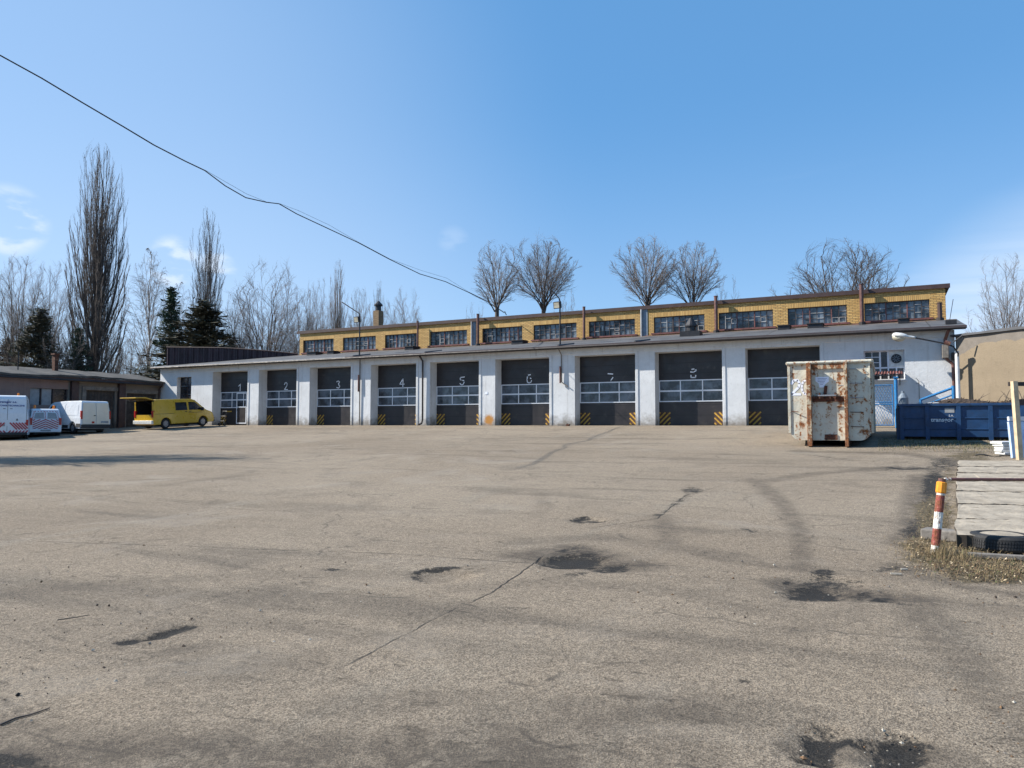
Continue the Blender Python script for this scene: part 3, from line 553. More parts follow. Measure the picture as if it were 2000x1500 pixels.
for i, (a, b) in enumerate(DO):
    Y = REV; wdt = b-a
    d = MB(); d.box((a+.003, Y-.03, 0.0), (b-.003, Y+.005, DH-.004), M['door'])
    dr = d.build('garage_door', bld, label='charcoal sectional door with faded number %d above its glazed band' % (i+1) if i < 8 else 'charcoal sectional door without a number, behind the rusty container')
    s = MB()
    for k in range(1, 7):
        z = k*.56
        if 1.25 < z < 2.35: continue
        s.box((a+.01, Y-.036, z-.008), (b-.01, Y-.031, z+.008), M['seam'])
    s.box((a+.01, Y-.05, 0.0), (b-.01, Y-.031, .05), M['seam'])
    s.build('panel_seam', dr)
    z0, z1 = 1.30, 2.42; zm = (z0+z1)/2; g = MB(); fr = MB(); cols_ = 4 if wdt > 9 else 3; cw = wdt/cols_
    fw = .055
    for z in (z0, zm, z1):
        t = fw*.75 if z == zm else fw*.5
        fr.box((a+.005, Y-.055, z-t), (b-.005, Y-.031, z+t), M['frame'])
    for k in range(cols_+1):
        xx = min(max(a+k*cw, a+fw*.6), b-fw*.6)
        fr.box((xx-fw*.5, Y-.052, z0+fw*.5), (xx+fw*.5, Y-.031, zm-fw*.75), M['frame']); fr.box((xx-fw*.5, Y-.052, zm+fw*.75), (xx+fw*.5, Y-.031, z1-fw*.5), M['frame'])
    fr.build('glazing_frame', dr)
    for k in range(cols_):
        for (za, zb) in ((z0+fw*.5, zm-fw*.75), (zm+fw*.75, z1-fw*.5)):
            p = MB(); p.box((a+k*cw+fw*.5, Y-.040, za), (a+(k+1)*cw-fw*.5, Y-.0312, zb), M['glass']); p.build('pane', dr)
    if i == 0:      # wicket door in the first garage door
        wx0, wx1 = a+wdt*.47, a+wdt*.76; q = MB(); f = .07
        q.box((wx0, Y-.075, .12), (wx0+f, Y-.057, 2.38), M['frame']); q.box((wx1-f, Y-.075, .12), (wx1, Y-.057, 2.38), M['frame'])
        for z in (.12, 1.30, 1.82, 2.31): q.box((wx0+f, Y-.075, z), (wx1-f, Y-.057, z+f), M['frame'])
        q.box((wx0+f, Y-.062, .19), (wx1-f, Y-.0571, 1.30), M['door'])
        q.box((wx0+f*1.0, Y-.09, 1.05), (wx0+f*1.5, Y-.076, 1.2), M['steel'])
        q.build('wicket_door', dr)
        q = MB(); q.box((a+.6, Y-.036, .98), (a+1.15, Y-.031, 1.06), M['yel']); q.build('sticker', dr)
    if i < 8:
        cx = {0: .54, 1: .50, 2: .51, 3: .53}.get(i, .52); hgt = .50; wd = .30; x0 = a+wdt*cx-wd*.5; zb = z1+.09; q = MB(); n = i+1
        for st in digit_strokes(n):
            for (p, r_) in zip(st[:-1], st[1:]):
                A = Vector((x0+p[0]*wd*1.25, Y-.034, zb+p[1]*hgt)); Bv = Vector((x0+r_[0]*wd*1.25, Y-.034, zb+r_[1]*hgt)); dd = (Bv-A)
                ln = dd.length
                if ln < 1e-4: continue
                dd.normalize(); q.obox((A+Bv)/2, dd*(ln/2+.02), Vector((0, .003, 0)), dd.cross(Vector((0, 1, 0)))*.029, M['number'])
        q.build('number', dr)
    for side in (0, 1):
        hw, hh = .62, .72; q = MB(); x0, x1 = (a+.01, a+hw) if side == 0 else (b-hw*.95, b-.01)
        q.box((x0, Y-.040, .03), (x1, Y-.031, hh), M['board'])
        for k in range(-2, 5):
            # parallel diagonal bars clipped to the board
            c0 = x0-.62+k*.27 if side == 0 else x1+.62-k*.27; sgn = 1 if side == 0 else -1
            def clip(c):
                out = []
                # line x = c + sgn*(z-.03)*1.0
                zA = .03; zB = hh; xA = c; xB = c+sgn*(zB-zA)
                t0, t1 = 0.0, 1.0; dx = xB-xA
                for lim, s1 in ((x0, 1), (x1, -1)):
                    v0 = s1*(xA-lim); v1 = s1*(xB-lim)
                    if v0 < 0 and v1 < 0: return None
                    if v0 < 0: t0 = max(t0, v0/(v0-v1))
                    if v1 < 0: t1 = min(t1, v0/(v0-v1))
                if t1-t0 < .08: return None
                return (xA+dx*t0, zA+(zB-zA)*t0), (xA+dx*t1, zA+(zB-zA)*t1)
            c = clip(c0)
            if not c: continue
            A = Vector((c[0][0], Y-.043, c[0][1])); Bv = Vector((c[1][0], Y-.043, c[1][1])); dd = (Bv-A); ln = dd.length; dd.normalize()
            q.obox((A+Bv)/2, dd*(ln/2-.02), Vector((0, .0028, 0)), dd.cross(Vector((0, 1, 0)))*.036, M['yel'])
        q.build('hazard_marking', dr)
# left window
def old_window(parent, x0, x1, z0, z1, y, nx, nz, seed, glassm, fm=None, sill=True, name='window'):
    rr = random.Random(seed); g = MB(); fm = fm or M['darkframe']
    f = MB(); t = .035
    f.box((x0, y-.03, z0), (x0+t, y+.03, z1), fm); f.box((x1-t, y-.03, z0), (x1, y+.03, z1), fm); f.box((x0+t, y-.03, z1-t), (x1-t, y+.03, z1), fm); f.box((x0+t, y-.03, z0), (x1-t, y+.03, z0+t), fm)
    wobj = f.build(name, parent)
    cw = (x1-x0-2*t)/nx; chh = (z1-z0-2*t)/nz
    for i in range(nx):
        for j in range(nz):
            a = x0+t+i*cw; b = z0+t+j*chh; tilt = rr.uniform(-.012, .012); tz = rr.uniform(-.012, .012)
            g.face([(a, y+tilt, b), (a+cw, y-tilt+tz, b), (a+cw, y-tilt, b+chh), (a, y+tilt+tz, b+chh)], glassm if rr.random() > .02 else M['curtain'])
    g.build('pane', wobj)
    bars = MB()
    for i in range(1, nx):
        mm = fm if rr.random() < .82 else (M['lightframe'] if rr.random() < .6 else M['red']); h = .028 if i % 3 == 0 else .014
        bars.box((x0+t+i*cw-h, y-.045-h*.3, z0+t), (x0+t+i*cw+h, y-.016, z1-t), M['red'] if (i % 3 == 0 and rr.random() < .3) else mm)
    for j in range(1, nz):
        for i in range(nx):
            mm = fm if rr.random() < .75 else M['lightframe']
            off = rr.choice([0, 0, .12]) if nz > 1 else 0
            bars.box((x0+t+i*cw+.03, y-.042, z0+t+j*chh-.012+off), (x0+t+(i+1)*cw-.03, y-.020, z0+t+j*chh+.012+off), mm)
    bars.build('glazing_bar', wobj)
    for k in range(2):           # little opening casements
        if rr.random() < .75:
            c = MB(); i = rr.randrange(nx); a = x0+t+i*cw+.02; bq = a+cw-.04; zc = z0+t+chh*rr.choice([0, .5, .9]); zd = zc+chh*.95; q = .018
            c.box((a, y-.055, zc), (a+q, y-.048, zd), M['lightframe']); c.box((bq-q, y-.055, zc), (bq, y-.048, zd), M['lightframe']); c.box((a+q, y-.055, zc), (bq-q, y-.048, zc+q), M['lightframe']); c.box((a+q, y-.055, zd-q), (bq-q, y-.048, zd), M['lightframe'])
            c.build('casement', wobj)
    return wobj
old_window(bld, *LWIN, .35, 2, 4, 5, M['window_dark'])
# right hand window with extractor fan
x0, x1, z0, z1 = RWIN
wobj = None
f = MB(); t = .05; FM = M['frame']; y = .25
zm = z0+(z1-z0)*.42; xa = x0+(x1-x0)*.40; xb = x0+(x1-x0)*.60
f.box((x0, y-.03, z0), (x0+t, y+.03, z1), FM); f.box((x1-t, y-.03, z0), (x1, y+.03, z1), FM); f.box((x0+t, y-.03, z1-t), (x1-t, y+.03, z1), FM); f.box((x0+t, y-.03, z0), (x1-t, y+.03, z0+t), FM)
f.box((x0+t, y-.03, zm-.035), (x1-t, y+.03, zm+.035), FM)
for xx in (xa, xb): f.box((xx-.04, y-.03, zm+.035), (xx+.04, y+.03, z1-t), FM)
for k in range(1, 5):
    xx = x0+(x1-x0)*k/5; f.box((xx-.03, y-.03, z0+t), (xx+.03, y+.03, zm-.035), FM)
f.box((x0+t, y-.025, zm+.24), (xa-.04, y+.02, zm+.27), FM); f.box((x0+t, y-.025, zm+.5), (xa-.04, y+.02, zm+.53), FM); xx = x0+(xa-x0)*.5; f.box((xx-.015, y-.028, zm+.035), (xx+.015, y+.02, z1-t), FM)
wobj = f.build('window', bld, label='white framed window with a round extractor fan')
g = MB(); g.box((x0+t, y, z0+t), (x1-t, y+.01, z1-t), M['window_dark']); g.build('pane', wobj)
g = MB(); g.box((xb+.04, y-.045, zm+.035), (x1-t, y-.0301, z1-t), M['lampwhite']); g.build('fan_panel', wobj)
cx, cz = (xb+x1)/2, (zm+z1)/2+.01; rad = .19
g = MB(); g.tube([(cx, y-.075, cz), (cx, y-.046, cz)], rad+.03, M['steel'], 28)
for k in range(9):
    q = k*2*math.pi/9; g.obox((cx+math.cos(q)*rad*.5, y-.084, cz+math.sin(q)*rad*.5), (math.cos(q)*rad*.42, 0, math.sin(q)*rad*.42), (0, .006, 0), (-math.sin(q)*.014, 0, math.cos(q)*.014), M['grey'])
g.tube([(cx, y-.10, cz), (cx, y-.076, cz)], .05, M['steel'], 12); g.build('fan', wobj)
g = MB(); g.box((x0-.06, -.07, z0-.06), (x1+.06, .04, z0-.003), M['frame']); g.build('sill', wobj)
# canopy over the side door
q = MB(); cx0, cx1 = on_y(1640, 727, 0).x, on_y(1762, 727, -.4).x; zc = 2.38; n = 22
prev = None
for k in range(n*4+1):
    xx = cx0+(cx1-cx0)*k/(n*4); dz = .028*math.sin(k*math.pi/2); cur = [(xx, -.003, zc+.16+dz), (xx, -.92, zc+dz), (xx, -.92, zc+dz-.02), (xx, -.003, zc+.14+dz)]
    if prev:
        for j in range(4): q.face([prev[j], cur[j], cur[(j+1) % 4], prev[(j+1) % 4]], M['red'])
    prev = cur
cn = q.build('door_canopy', bld)
q = MB(); q.box((cx0, -.90, zc-.10), (cx1, -.86, zc-.035), M['steel'])
for xx in (cx0+.1, cx1-.1): q.tube([(xx, -.01, zc-.5), (xx, -.87, zc-.06)], .02, M['steel'], 6)
q.build('canopy_frame', cn)
q = MB(); dx0 = on_y(1645, 800, 0).x; q.box((dx0, -.03, 0), (dx0+1.0, -.003, 2.05), M['grey']); q.build('side_door', bld)
# small things on the front wall
q = MB(); p = on_y(950, 768, 0); q.box((p.x-.09, -.02, p.z-.07), (p.x+.09, -.003, p.z+.07), M['paper']); q.build('wall_plate', bld)
q = MB(); p = on_y(826, 700, -.12); q.tube([(p.x, -.5, 4.3), (p.x, -.14, 4.0), (p.x, -.12, .35), (p.x-.02, -.2, .12), (p.x-.10, -.38, .05)], .055, M['gutter'], 8); q.build('downpipe', bld)
q = MB(); p = on_y(703, 700, -.08); q.tube([(p.x, -.08, 4.3), (p.x, -.06, .02)], .035, M['oldconc'], 8); q.tube([(p.x-.06, -.13, 2.2), (p.x-.06, -.12, 3.3)], .05, M['rust'], 8); q.build('conduit', bld)
q = MB(); p = on_y(1096, 700, -.08); q.tube([(p.x, -.5, 4.34), (p.x+.02, -.10, 4.0), (p.x+.02, -.07, 2.45), (p.x+.4, -.10, 2.2)], .032, M['oldconc'], 8); q.tube([(p.x-.04, -.14, 2.4), (p.x-.04, -.13, 3.35)], .05, M['rust'], 8); q.build('conduit', bld)
p = on_y(1861, 700, -.12)
q = MB(); q.tube([(p.x-.15, -.5, 4.3), (p.x-.28, -.2, 3.9), (p.x-.28, -.2, 3.05), (p.x, -.16, 2.75), (p.x+.02, -.16, .1)], .07, M['rust'], 10); q.build('downpipe', bld, label='rusty brown downpipe at the right end of the wall')
q = MB(); q.box((p.x-.42, -.34, 3.05), (p.x-.16, -.003, 3.65), M['oldconc']); q.box((p.x-.05, -.25, 2.95), (p.x+.22, -.003, 3.3), M['gutter']); q.build('junction_box', bld, bevel=.02)
q = MB(); q.tube([(on_y(1795, 757, -.1).x, -.05, 1.2), (on_y(1795, 757, -.1).x, -.08, 2.05), (on_y(1795, 757, -.1).x-.12, -.08, 2.2)], .012, M['steel'], 5); q.tube([(on_y(1795, 757, -.1).x-.12, -.08, 1.95), (on_y(1795, 757, -.1).x+.02, -.08, 1.95)], .008, M['steel'], 5); q.build('wall_aerial', bld)

# upper storey
XUL = -20.6; WZ0 = on_y(1700, 627, YU).z; WZ1 = on_y(1700, 592, YU).z; UT = on_y(1845, 561, YU).z
UW = [(592.6, 652), (670, 734), (752, 816), (840, 912), (942, 1020), (1042, 1126), (1150, 1240), (1277, 1376), (1404, 1510), (1539, 1654.5), (1689, 1817)]
uw = [(on_y(a, 640, YU).x, on_y(b, 640, YU).x) for a, b in UW]
mb = MB(); holes = [(a, b, WZ0, WZ1) for a, b in uw]
hs = [(a, b, WZ0, WZ1) for a, b in uw]+[(a-.01, b+.01, WZ1+.26, WZ1+.26001) for a, b in uw]
def mf(x, z):
    return M['brickv'] if (z > WZ1 and z < WZ1+.26 and any(a < x < b for a, b in uw)) else M['brick']
pwall(mb, XUL, XR, 5.0, UT, YU, YU+.3, hs, M['brick'], mf)
mb.box((XUL, YU+.301, 4), (XUL+.3, YU+11, UT), M['brick']); mb.box((XR-.3, YU+.301, 4), (XR, YU+11, UT), M['brick']); mb.box((XUL+.3, YU+10.7, 0), (XR-.3, YU+11, UT), M['brick'])
uo = mb.build('upper_wall', bld)
mb = MB(); mb.box((XUL-.18, YU-.06, UT+.002), (XR+.2, YU+11.2, UT+.14), M['trim']); mb.build('upper_roof', bld)
mb = MB(); mb.box((XUL-.19, YU-.11, UT-.05), (XR+.21, YU-.061, UT+.17), M['trim']); mb.build('roof_fascia', bld)
for i, (a, b) in enumerate(uw):
    wo = old_window(bld, a, b, WZ0, WZ1, YU+.14, 8 if i % 2 else 9, 3, 20+i, M['wglass'], name='upper_window')
    mb = MB(); mb.box((a-.15, YU-.09, WZ0-.09), (b+.15, YU+.1, WZ0-.003), M['red']); mb.build('sill', wo)
mb = MB(); rr = random.Random(8)   # chipped red edging along the foot of the upper wall
for k in range(60):
    a = XUL+.3+k*(XR-XUL-.4)/60; mb.box((a, YU-.06, roof_z(YU)-.02), (a+.62+rr.uniform(-.1, .1)*.5, YU-.003, WZ0-.10+rr.uniform(-.06, -.0)), M['red'] if rr.random() < .6 else M['trim'])
mb.build('wall_flashing', bld)
# crumbling corner patches
for px, wd in ((925, .36), (1258, .46)):
    q = MB(); p = on_y(px, 640, YU); q.box((p.x-wd/2, YU-.03, 5.2), (p.x+wd/2, YU-.002, UT-.031), M['grey']); q.tube([(p.x-wd*.3, YU-.09, 5.25), (p.x-wd*.3, YU-.09, UT-.04)], .05, M['lightframe'], 8); q.build('expansion_joint', bld)
# pipes
def roof_pipe(px, topy, r, y=YU-.35, m='rust', zb=None, label=None):
    p = on_y(px, topy, y); q = MB(); q.tube([(p.x, y, roof_z(y)-.1), (p.x, y, p.z)], r, M[m], 10); q.tube([(p.x, y, p.z), (p.x, y, p.z+.03)], r*1.2, M[m], 10)
    q.tube([(p.x, y, roof_z(y)-.05), (p.x, y, roof_z(y)+.12)], r*1.7, M['gutter'], 10); q.build('vent_pipe', bld)
for a in ((816, 628, .07), (933.5, 614, .095), (1140.5, 600, .085), (1398, 579, .10), (1682, 556, .105)): roof_pipe(*a)
roof_pipe(1835, 592, .11, m='trim')
# brick chimney with cowl
p = on_y(739, 600, YU+3); q = MB(); q.box((p.x-.26, YU+2.7, 6.9), (p.x+.26, YU+3.3, p.z-.3), M['chimbrick'])
chn = q.build('chimney', bld); q = MB(); q.tube([(p.x, YU+3, p.z-.3), (p.x, YU+3, p.z+.1)], [.24, .22], M['steel'], 12); q.tube([(p.x, YU+3, p.z+.1), (p.x, YU+3, p.z+.2), (p.x, YU+3, p.z+.5)], [.33, .33, .03], M['steel'], 12); q.build('cowl', chn)
# low roof vents
p = on_y(1350, 651, 2.6); q = MB(); zz = roof_z(2.6)
q.box((p.x-.55, 2.2, zz-.1), (p.x+.55, 3.0, zz+.22), M['steel']); q.tube([(p.x, 2.6, zz+.22), (p.x, 2.6, zz+.55)], .26, M['steel'], 14); q.tube([(p.x, 2.6, zz+.5), (p.x, 2.6, zz+.58), (p.x, 2.6, zz+.98), (p.x, 2.6, zz+1.0)], [.34, .34, .10, .04], M['steel'], 14); q.build('roof_cowl', bld)
q = None
for px, py, wd in ((615, 689, .85), (652, 688, .6), (805, 678, .7), (1015, 668, .8), (1532, 637, .6), (1593, 634, .75), (1765, 629, .5)):
    p = on_y(px, py, 3.7); q = MB(); zz = roof_z(3.7); q.box((p.x-wd*.5, 3.3, zz-.1), (p.x+wd*.5, 4.1, zz+.16), M['steel']); q.box((p.x-wd*.55, 3.24, zz+.161), (p.x+wd*.55, 4.16, zz+.2), M['gutter']); q.build('roof_hatch', bld)
# brown sheet parapet on the left
A = Vector((XL+.15, .35, 0)); B_ = Vector((XUL-.05, YU-.15, 0)); mb = MB(); n = 190
zt = lambda k: float(np.interp(k, [0, .45, .75, 1], [6.03, 5.95, 5.72, 5.45]))
dirv = (B_-A).normalized(); nrm = Vector((dirv.y, -dirv.x, 0)); prev = None
for k in range(n+1):
    u = k/n; P = A.lerp(B_, u); off = .022 if (k // 2) % 2 else -.022; P2 = P+nrm*off
    zb = roof_z(P.y)-.08; cur = [(P2.x, P2.y, zb), (P2.x, P2.y, zt(u)), (P2.x-nrm.x*.06, P2.y-nrm.y*.06, zt(u)), (P2.x-nrm.x*.06, P2.y-nrm.y*.06, zb)]
    if prev:
        for j in range(3): mb.face([prev[j], cur[j], cur[j+1], prev[j+1]], M['corr'])
    prev = cur
mb.build('sheet_parapet', bld, label='dark brown corrugated sheet parapet on the left roof end')
q = MB()
for k in range(12):
    u0, u1 = k/12, (k+1)/12; a = A.lerp(B_, u0); b = A.lerp(B_, u1); q.tube([(a.x, a.y, zt(u0)+.02), (b.x, b.y, zt(u1)+.02)], .05, M['trim'], 6)
q.build('parapet_capping', bld)

# flood lights on poles by the eave
def flood(px, basey, topy, armdx, armdy, y, label, first):
    b = on_y(px, basey, y); t = on_y(px, topy, y); a = on_y(px+armdx, topy+armdy, y); z0 = roof_z(y)
    o = empty('floodlight_post', (b.x, y, z0), 0, label, 'floodlight', 'floodlights on posts above the eave')
    q = MB(); q.tube([(0, 0, -.15), (0, 0, t.z-z0-.25), (-.06, 0, t.z-z0)], [.05, .045, .04], M['steel'], 8); q.build('pole', o)
    q = MB(); q.tube([(-.06, 0, t.z-z0), (a.x-b.x, 0, a.z-z0)], .035, M['steel'], 8); q.build('arm', o)
    q = MB(); zl = t.z-z0-.42; q.obox((-.10, -.14, zl), (.21, -.03, 0), (.02, .10, .03), (0, -.04, .19), M['steel']); hd = q.build('lamp_head', o, bevel=.02)
    q = MB(); q.obox((-.115, -.25, zl-.03), (.17, -.02, 0), (.0, .006, .001), (0, -.03, .15), M['lens']); q.build('lens', hd)
flood(702, 689, 612, -34, -22, .1, 'left floodlight post rising from the roof above the third pier', True)
flood(1094, 673, 582, -27, -26, .1, 'right floodlight post rising from the roof above the sixth pier', False)

# ------------------------------------------------------------------ left outbuilding (wing at right angles)
wing = empty('workshop_shed', (XL, -12, 0), 0, 'low old shed with sagging bitumen roof behind the parked vans', 'shed')
def WV(x, y, z): return (x-XL, y+12, z)
def wbox(mb, a, b, m): return mb.box(WV(*a), WV(*b), m)
def wpx(px, py): return on_x(px, py, XL)
# openings on the plane x = XL (world), measured by y
def wy(px): return wpx(px, 760).y
# make the wall in local xz then turn: build by boxes
ops = [(wy(59), wy(133), 1.35, 2.45), (wy(168), wy(225), -.9, 2.45), (wy(247), wy(305), -.6, 2.35)]
mb = MB(); ys_ = sorted([-30, -.02]+[o[0] for o in ops]+[o[1] for o in ops])
for a, b in zip(ys_[:-1], ys_[1:]):
    mid = (a+b)/2; mm = M['pink'] if mid < wy(143) else M['greyren']; op = [o for o in ops if o[0] <= mid <= o[1]]
    if not op: wbox(mb, (XL-.3, a, -1.8), (XL, b, 3.3), mm)
    else:
        o = op[0]; wbox(mb, (XL-.3, a, o[3]), (XL, b, 3.3), mm)
        if o[2] > 0: wbox(mb, (XL-.3, a, -1.8), (XL, b, o[2]), mm)
mb.build('wall', wing)
mb = MB(); wbox(mb, (XL-8, -30, -1.8), (XL-7.7, -.02, 3.6), M['greyren']); wbox(mb, (XL-7.7, -30, -1.8), (XL-.3, -29.7, 3.5), M['greyren']); mb.build('rear_wall', wing)
mb = MB(); rr = random.Random(5); prev = None
for k in range(50):
    y = -30.5+k*(30.5/49.0)-.001; j = rr.uniform(-.03, .03); dz = .06*math.sin(k*.35)
    cur = [WV(XL+.55, y, 3.38+j+dz), WV(XL-2.5, y, 3.95+rr.uniform(-.03, .03)), WV(XL-8.3, y, 4.15), WV(XL-8.3, y, 3.95), WV(XL-2.5, y, 3.78), WV(XL+.55, y, 3.24+j+dz)]
    if prev:
        for q in range(6): mb.face([prev[q], cur[q], cur[(q+1) % 6], prev[(q+1) % 6]], M['shedroof'])
    prev = cur
mb.face(prev[::-1], M['shedroof']); mb.build('roof', wing)
mb = MB(); wbox(mb, (XL+.40, -30.4, 3.02), (XL+.48, -.1, 3.26), M['trim']); mb.tube([WV(XL+.54, -30, 3.12), WV(XL+.54, -.2, 3.05)], .06, M['gutter'], 6); mb.build('fascia', wing)
mb = MB(); o = ops[0]; wbox(mb, (XL-.22, o[0], o[2]), (XL-.20, o[1], o[3]), M['window_dark']); pn = None
wobj = mb.build('window', wing); mb = MB(); my = o[0]+(o[1]-o[0])*.30
for yy in (o[0], my, my+(o[1]-my)*.45, o[1]-.06): wbox(mb, (XL-.19, yy, o[2]), (XL-.12, yy+.06, o[3]), M['darkframe'])
mb.build('frame', wobj); mb = MB(); wbox(mb, (XL-.195, o[0]+.1, o[2]), (XL-.192, my-.05, o[3]-.02), M['curtain']); wbox(mb, (XL-.195, my+.08, o[2]), (XL-.192, my+(o[1]-my)*.42, o[3]-.02), M['curtain']); mb.build('blind', wobj)
for i, o in enumerate(ops[1:]):
    mb = MB(); wbox(mb, (XL-.2, o[0], -1), (XL-.15, o[1], o[3]), M['doorwood'])
    for k in range(1, 9):
        yy = o[0]+(o[1]-o[0])*k/9; wbox(mb, (XL-.149, yy-.01, -1), (XL-.146, yy+.01, o[3]), M['seam'])
    mb.build('shed_door', wing)
    mb = MB(); wbox(mb, (XL+.003, o[0]-.3, o[3]+.02), (XL+.09, o[1]+.3, o[3]+.27), M['oldconc']); wbox(mb, (XL+.003, o[0]-.3, -.6), (XL+.08, o[0]-.02, o[3]), M['oldconc']); mb.build('door_surround', wing)
for px in (146, 238):
    mb = MB(); y = wy(px); wbox(mb, (XL+.003, y-.35, -.8), (XL+.25, y+.15, 3.0), M['trim']); mb.build('pilaster', wing)
mb = MB(); y = wy(137); wbox(mb, (XL-1.9, y-.13, 3.6), (XL-1.6, y+.13, 4.9), M['darkrust']); wbox(mb, (XL-1.96, y-.2, 4.901), (XL-1.54, y+.2, 5.0), M['darkrust']); mb.build('chimney', wing)
mb = MB(); y = wy(55); mb.tube([WV(XL-1.2, y, 3.6), WV(XL-1.2, y, 4.9)], .035, M['steel'], 6); mb.build('vent_pipe', wing)
mb = MB(); y = wy(309); mb.tube([WV(XL+.5, y, 3.1), WV(XL+.15, y, 2.8), WV(XL+.12, y, .1)], .06, M['trim'], 8); mb.build('downpipe', wing)

# ------------------------------------------------------------------ tan building on the right
cA = Vector((22.42, -.16, 0)); dv = Vector((.775, -.63, 0)).normalized()
ang = math.atan2(dv.y, dv.x)
tb = empty('tan_building', (cA.x, cA.y, 0), ang, 'tan rendered flat-roofed building at the right edge, rough grey band at its top', 'building')
mb = MB(); mb.box((0, 0, -1.5), (14, 7, 4.0), M['tan']); mb.build('wall', tb)
mb = MB(); prev = None; rr = random.Random(4)
for k in range(40):
    x = -.15+k*14.4/39; j = rr.uniform(-.025, .025); cur = [(x, -.12+j, 4.002), (x, -.12+j, 4.11+j), (x, 7.1, 4.25), (x, 7.1, 4.002)]
    if prev:
        for q in range(4): mb.face([prev[q], cur[q], cur[(q+1) % 4], prev[(q+1) % 4]], M['roof'])
    else: mb.face(cur, M['roof'])
    prev = cur
mb.face(prev[::-1], M['roof']); mb.build('roof', tb)
# street lamp on a slim pole at the corner
pb = on_y(1872, 780, -.75)
lamp = empty('street_lamp', (pb.x, -.75, gz(pb.x, -.75)), 0, 'grey cobra-head street lamp on a pale pole between white and tan buildings', 'street lamp')
z0 = lamp.location.z
q = MB(); q.tube([(0, 0, 0), (0, 0, 3.35)], [.10, .085], M['white'], 10); q.build('pole', lamp)
def lp(px, py):
    v = on_y(px, py, -1.0); return (v.x-pb.x, -.25, v.z-z0)
q = MB(); q.tube([(0, 0, 3.0), (lp(1872, 690)[0], -.12, lp(1872, 690)[2]), lp(1862, 677), lp(1850, 672), lp(1815, 665), lp(1788, 660)], .035, M['steel'], 8); q.build('arm', lamp)
q = MB(); q.tube([lp(1856, 672), lp(1845, 668)], .10, M['rust'], 10); q.tube([lp(1862, 668), lp(1880, 655)], .03, M['steel'], 6); q.build('bracket', lamp)
h0, h1 = Vector(lp(1788, 660)), Vector(lp(1742, 655)); ax = (h1-h0).normalized()
q = MB(); pr = [(0, .09), (.08, .12), (.34, .135), (.40, .20), (.60, .26), (.85, .25), (.96, .18), (1.0, .05)]; ln = (h1-h0).length; ring = []
up = Vector((-ax.z, 0, ax.x)); up = up if up.z > 0 else -up; side = Vector((0, 1, 0)); n = 12; vv = []; ff = []
for t, r in pr:
    c = h0+ax*ln*t
    for j in range(n):
        a = 2*math.pi*j/n; sz = math.sin(a); vv.append(c+side*r*math.cos(a)*.9+up*(r*.62*sz if sz > 0 else r*.30*sz))
for i in range(len(pr)-1):
    for j in range(n): ff.append((i*n+j, i*n+(j+1) % n, (i+1)*n+(j+1) % n, (i+1)*n+j))
ff += [tuple(range(n))[::-1], tuple(range((len(pr)-1)*n, len(pr)*n))]
q.add(vv, ff, M['lampwhite']); hd = q.build('lamp_head', lamp, smooth=True)
q = MB(); vv = []; ff = []; lr = [(.42, .08), (.50, .19), (.70, .23), (.90, .19), (.98, .07)]
for t, r in lr:
    c = h0+ax*ln*t-up*.035
    for j in range(n):
        a = 2*math.pi*j/n; sz = math.sin(a); vv.append(c+side*r*math.cos(a)*.8+up*(.02*sz if sz > 0 else r*.95*sz))
for i in range(len(lr)-1):
    for j in range(n): ff.append((i*n+j, i*n+(j+1) % n, (i+1)*n+(j+1) % n, (i+1)*n+j))
ff += [tuple(range(n))[::-1], tuple(range((len(lr)-1)*n, len(lr)*n))]
q.add(vv, ff, M['lens']); q.build('lens', hd, smooth=True)
# aerial on the roof end
p = on_y(1857, 620, 1.0); ae = empty('rod_aerial', (p.x, 1.0, roof_z(1.0)), 0, 'thin leaning rod aerial on the roof end', 'aerial')
q = MB(); q.box((-.22, -.2, -.03), (.22, .2, .16), M['steel']); q.build('base', ae); q = MB(); q.tube([(-.05, 0, .15), (.12, 0, 1.15)], .014, M['steel'], 5); q.build('rod', ae)

# ------------------------------------------------------------------ blue mesh gate and rail by the wall
def mesh_gate():
    y = -1.9; a = on_y(1700, 800, y).x; b = on_y(1751, 800, y).x; zt_ = on_y(1751, 738, y).z; g0 = gz(b, y)
    o = empty('mesh_gate', (a, y, g0), 0, 'light blue diamond mesh gate beside the rusty container', 'gate'); W_ = b-a; H_ = zt_-g0
    q = MB(); q.tube([(W_, 0, -.1), (W_, 0, H_)], .075, M['bluerail'], 10); q.box((W_-.1, -.1, H_), (W_+.1, .1, H_+.05), M['bluerail']); q.tube([(-.3, 0, -.1), (-.3, 0, H_-.1)], .06, M['bluerail'], 8); q.build('post', o)
    q = MB(); t = .025; hh = H_*.86
    for z in (.12, hh*.55, hh*.60, hh): q.tube([(-.25, 0, z), (W_-.12, 0, z)], t, M['bluerail'], 6)
    for x in (-.22, W_-.14): q.tube([(x, 0, .12), (x, 0, hh)], t, M['bluerail'], 6)
    q.build('gate_frame', o)
    q = MB(); st = .11; z0, z1, x0, x1 = .12, hh, -.22, W_-.14; k = -30
    while k < 60:
        c = x0+k*st
        for sg in (1, -1):
            # x = c + sg*(z-z0)*.5
            pts = []
            for z in (z0, z1):
                pts.append((c+sg*(z-z0)*.5, z))
            (xa, za), (xb, zb) = pts; t0, t1 = 0, 1; dx = xb-xa
            for lim, s1 in ((x0, 1), (x1, -1)):
                v0, v1 = s1*(xa-lim), s1*(xb-lim)
                if v0 < 0 and v1 < 0: t0 = 2; break
                if v0 < 0: t0 = max(t0, v0/(v0-v1))
                if v1 < 0: t1 = min(t1, v0/(v0-v1))
            if t1-t0 > .01:
                q.tube([(xa+dx*t0, .012*sg, za+(zb-za)*t0), (xa+dx*t1, .012*sg, za+(zb-za)*t1)], .007, M['bluerail'], 4, False)
        k += 1
    q.build('mesh_panel', o)
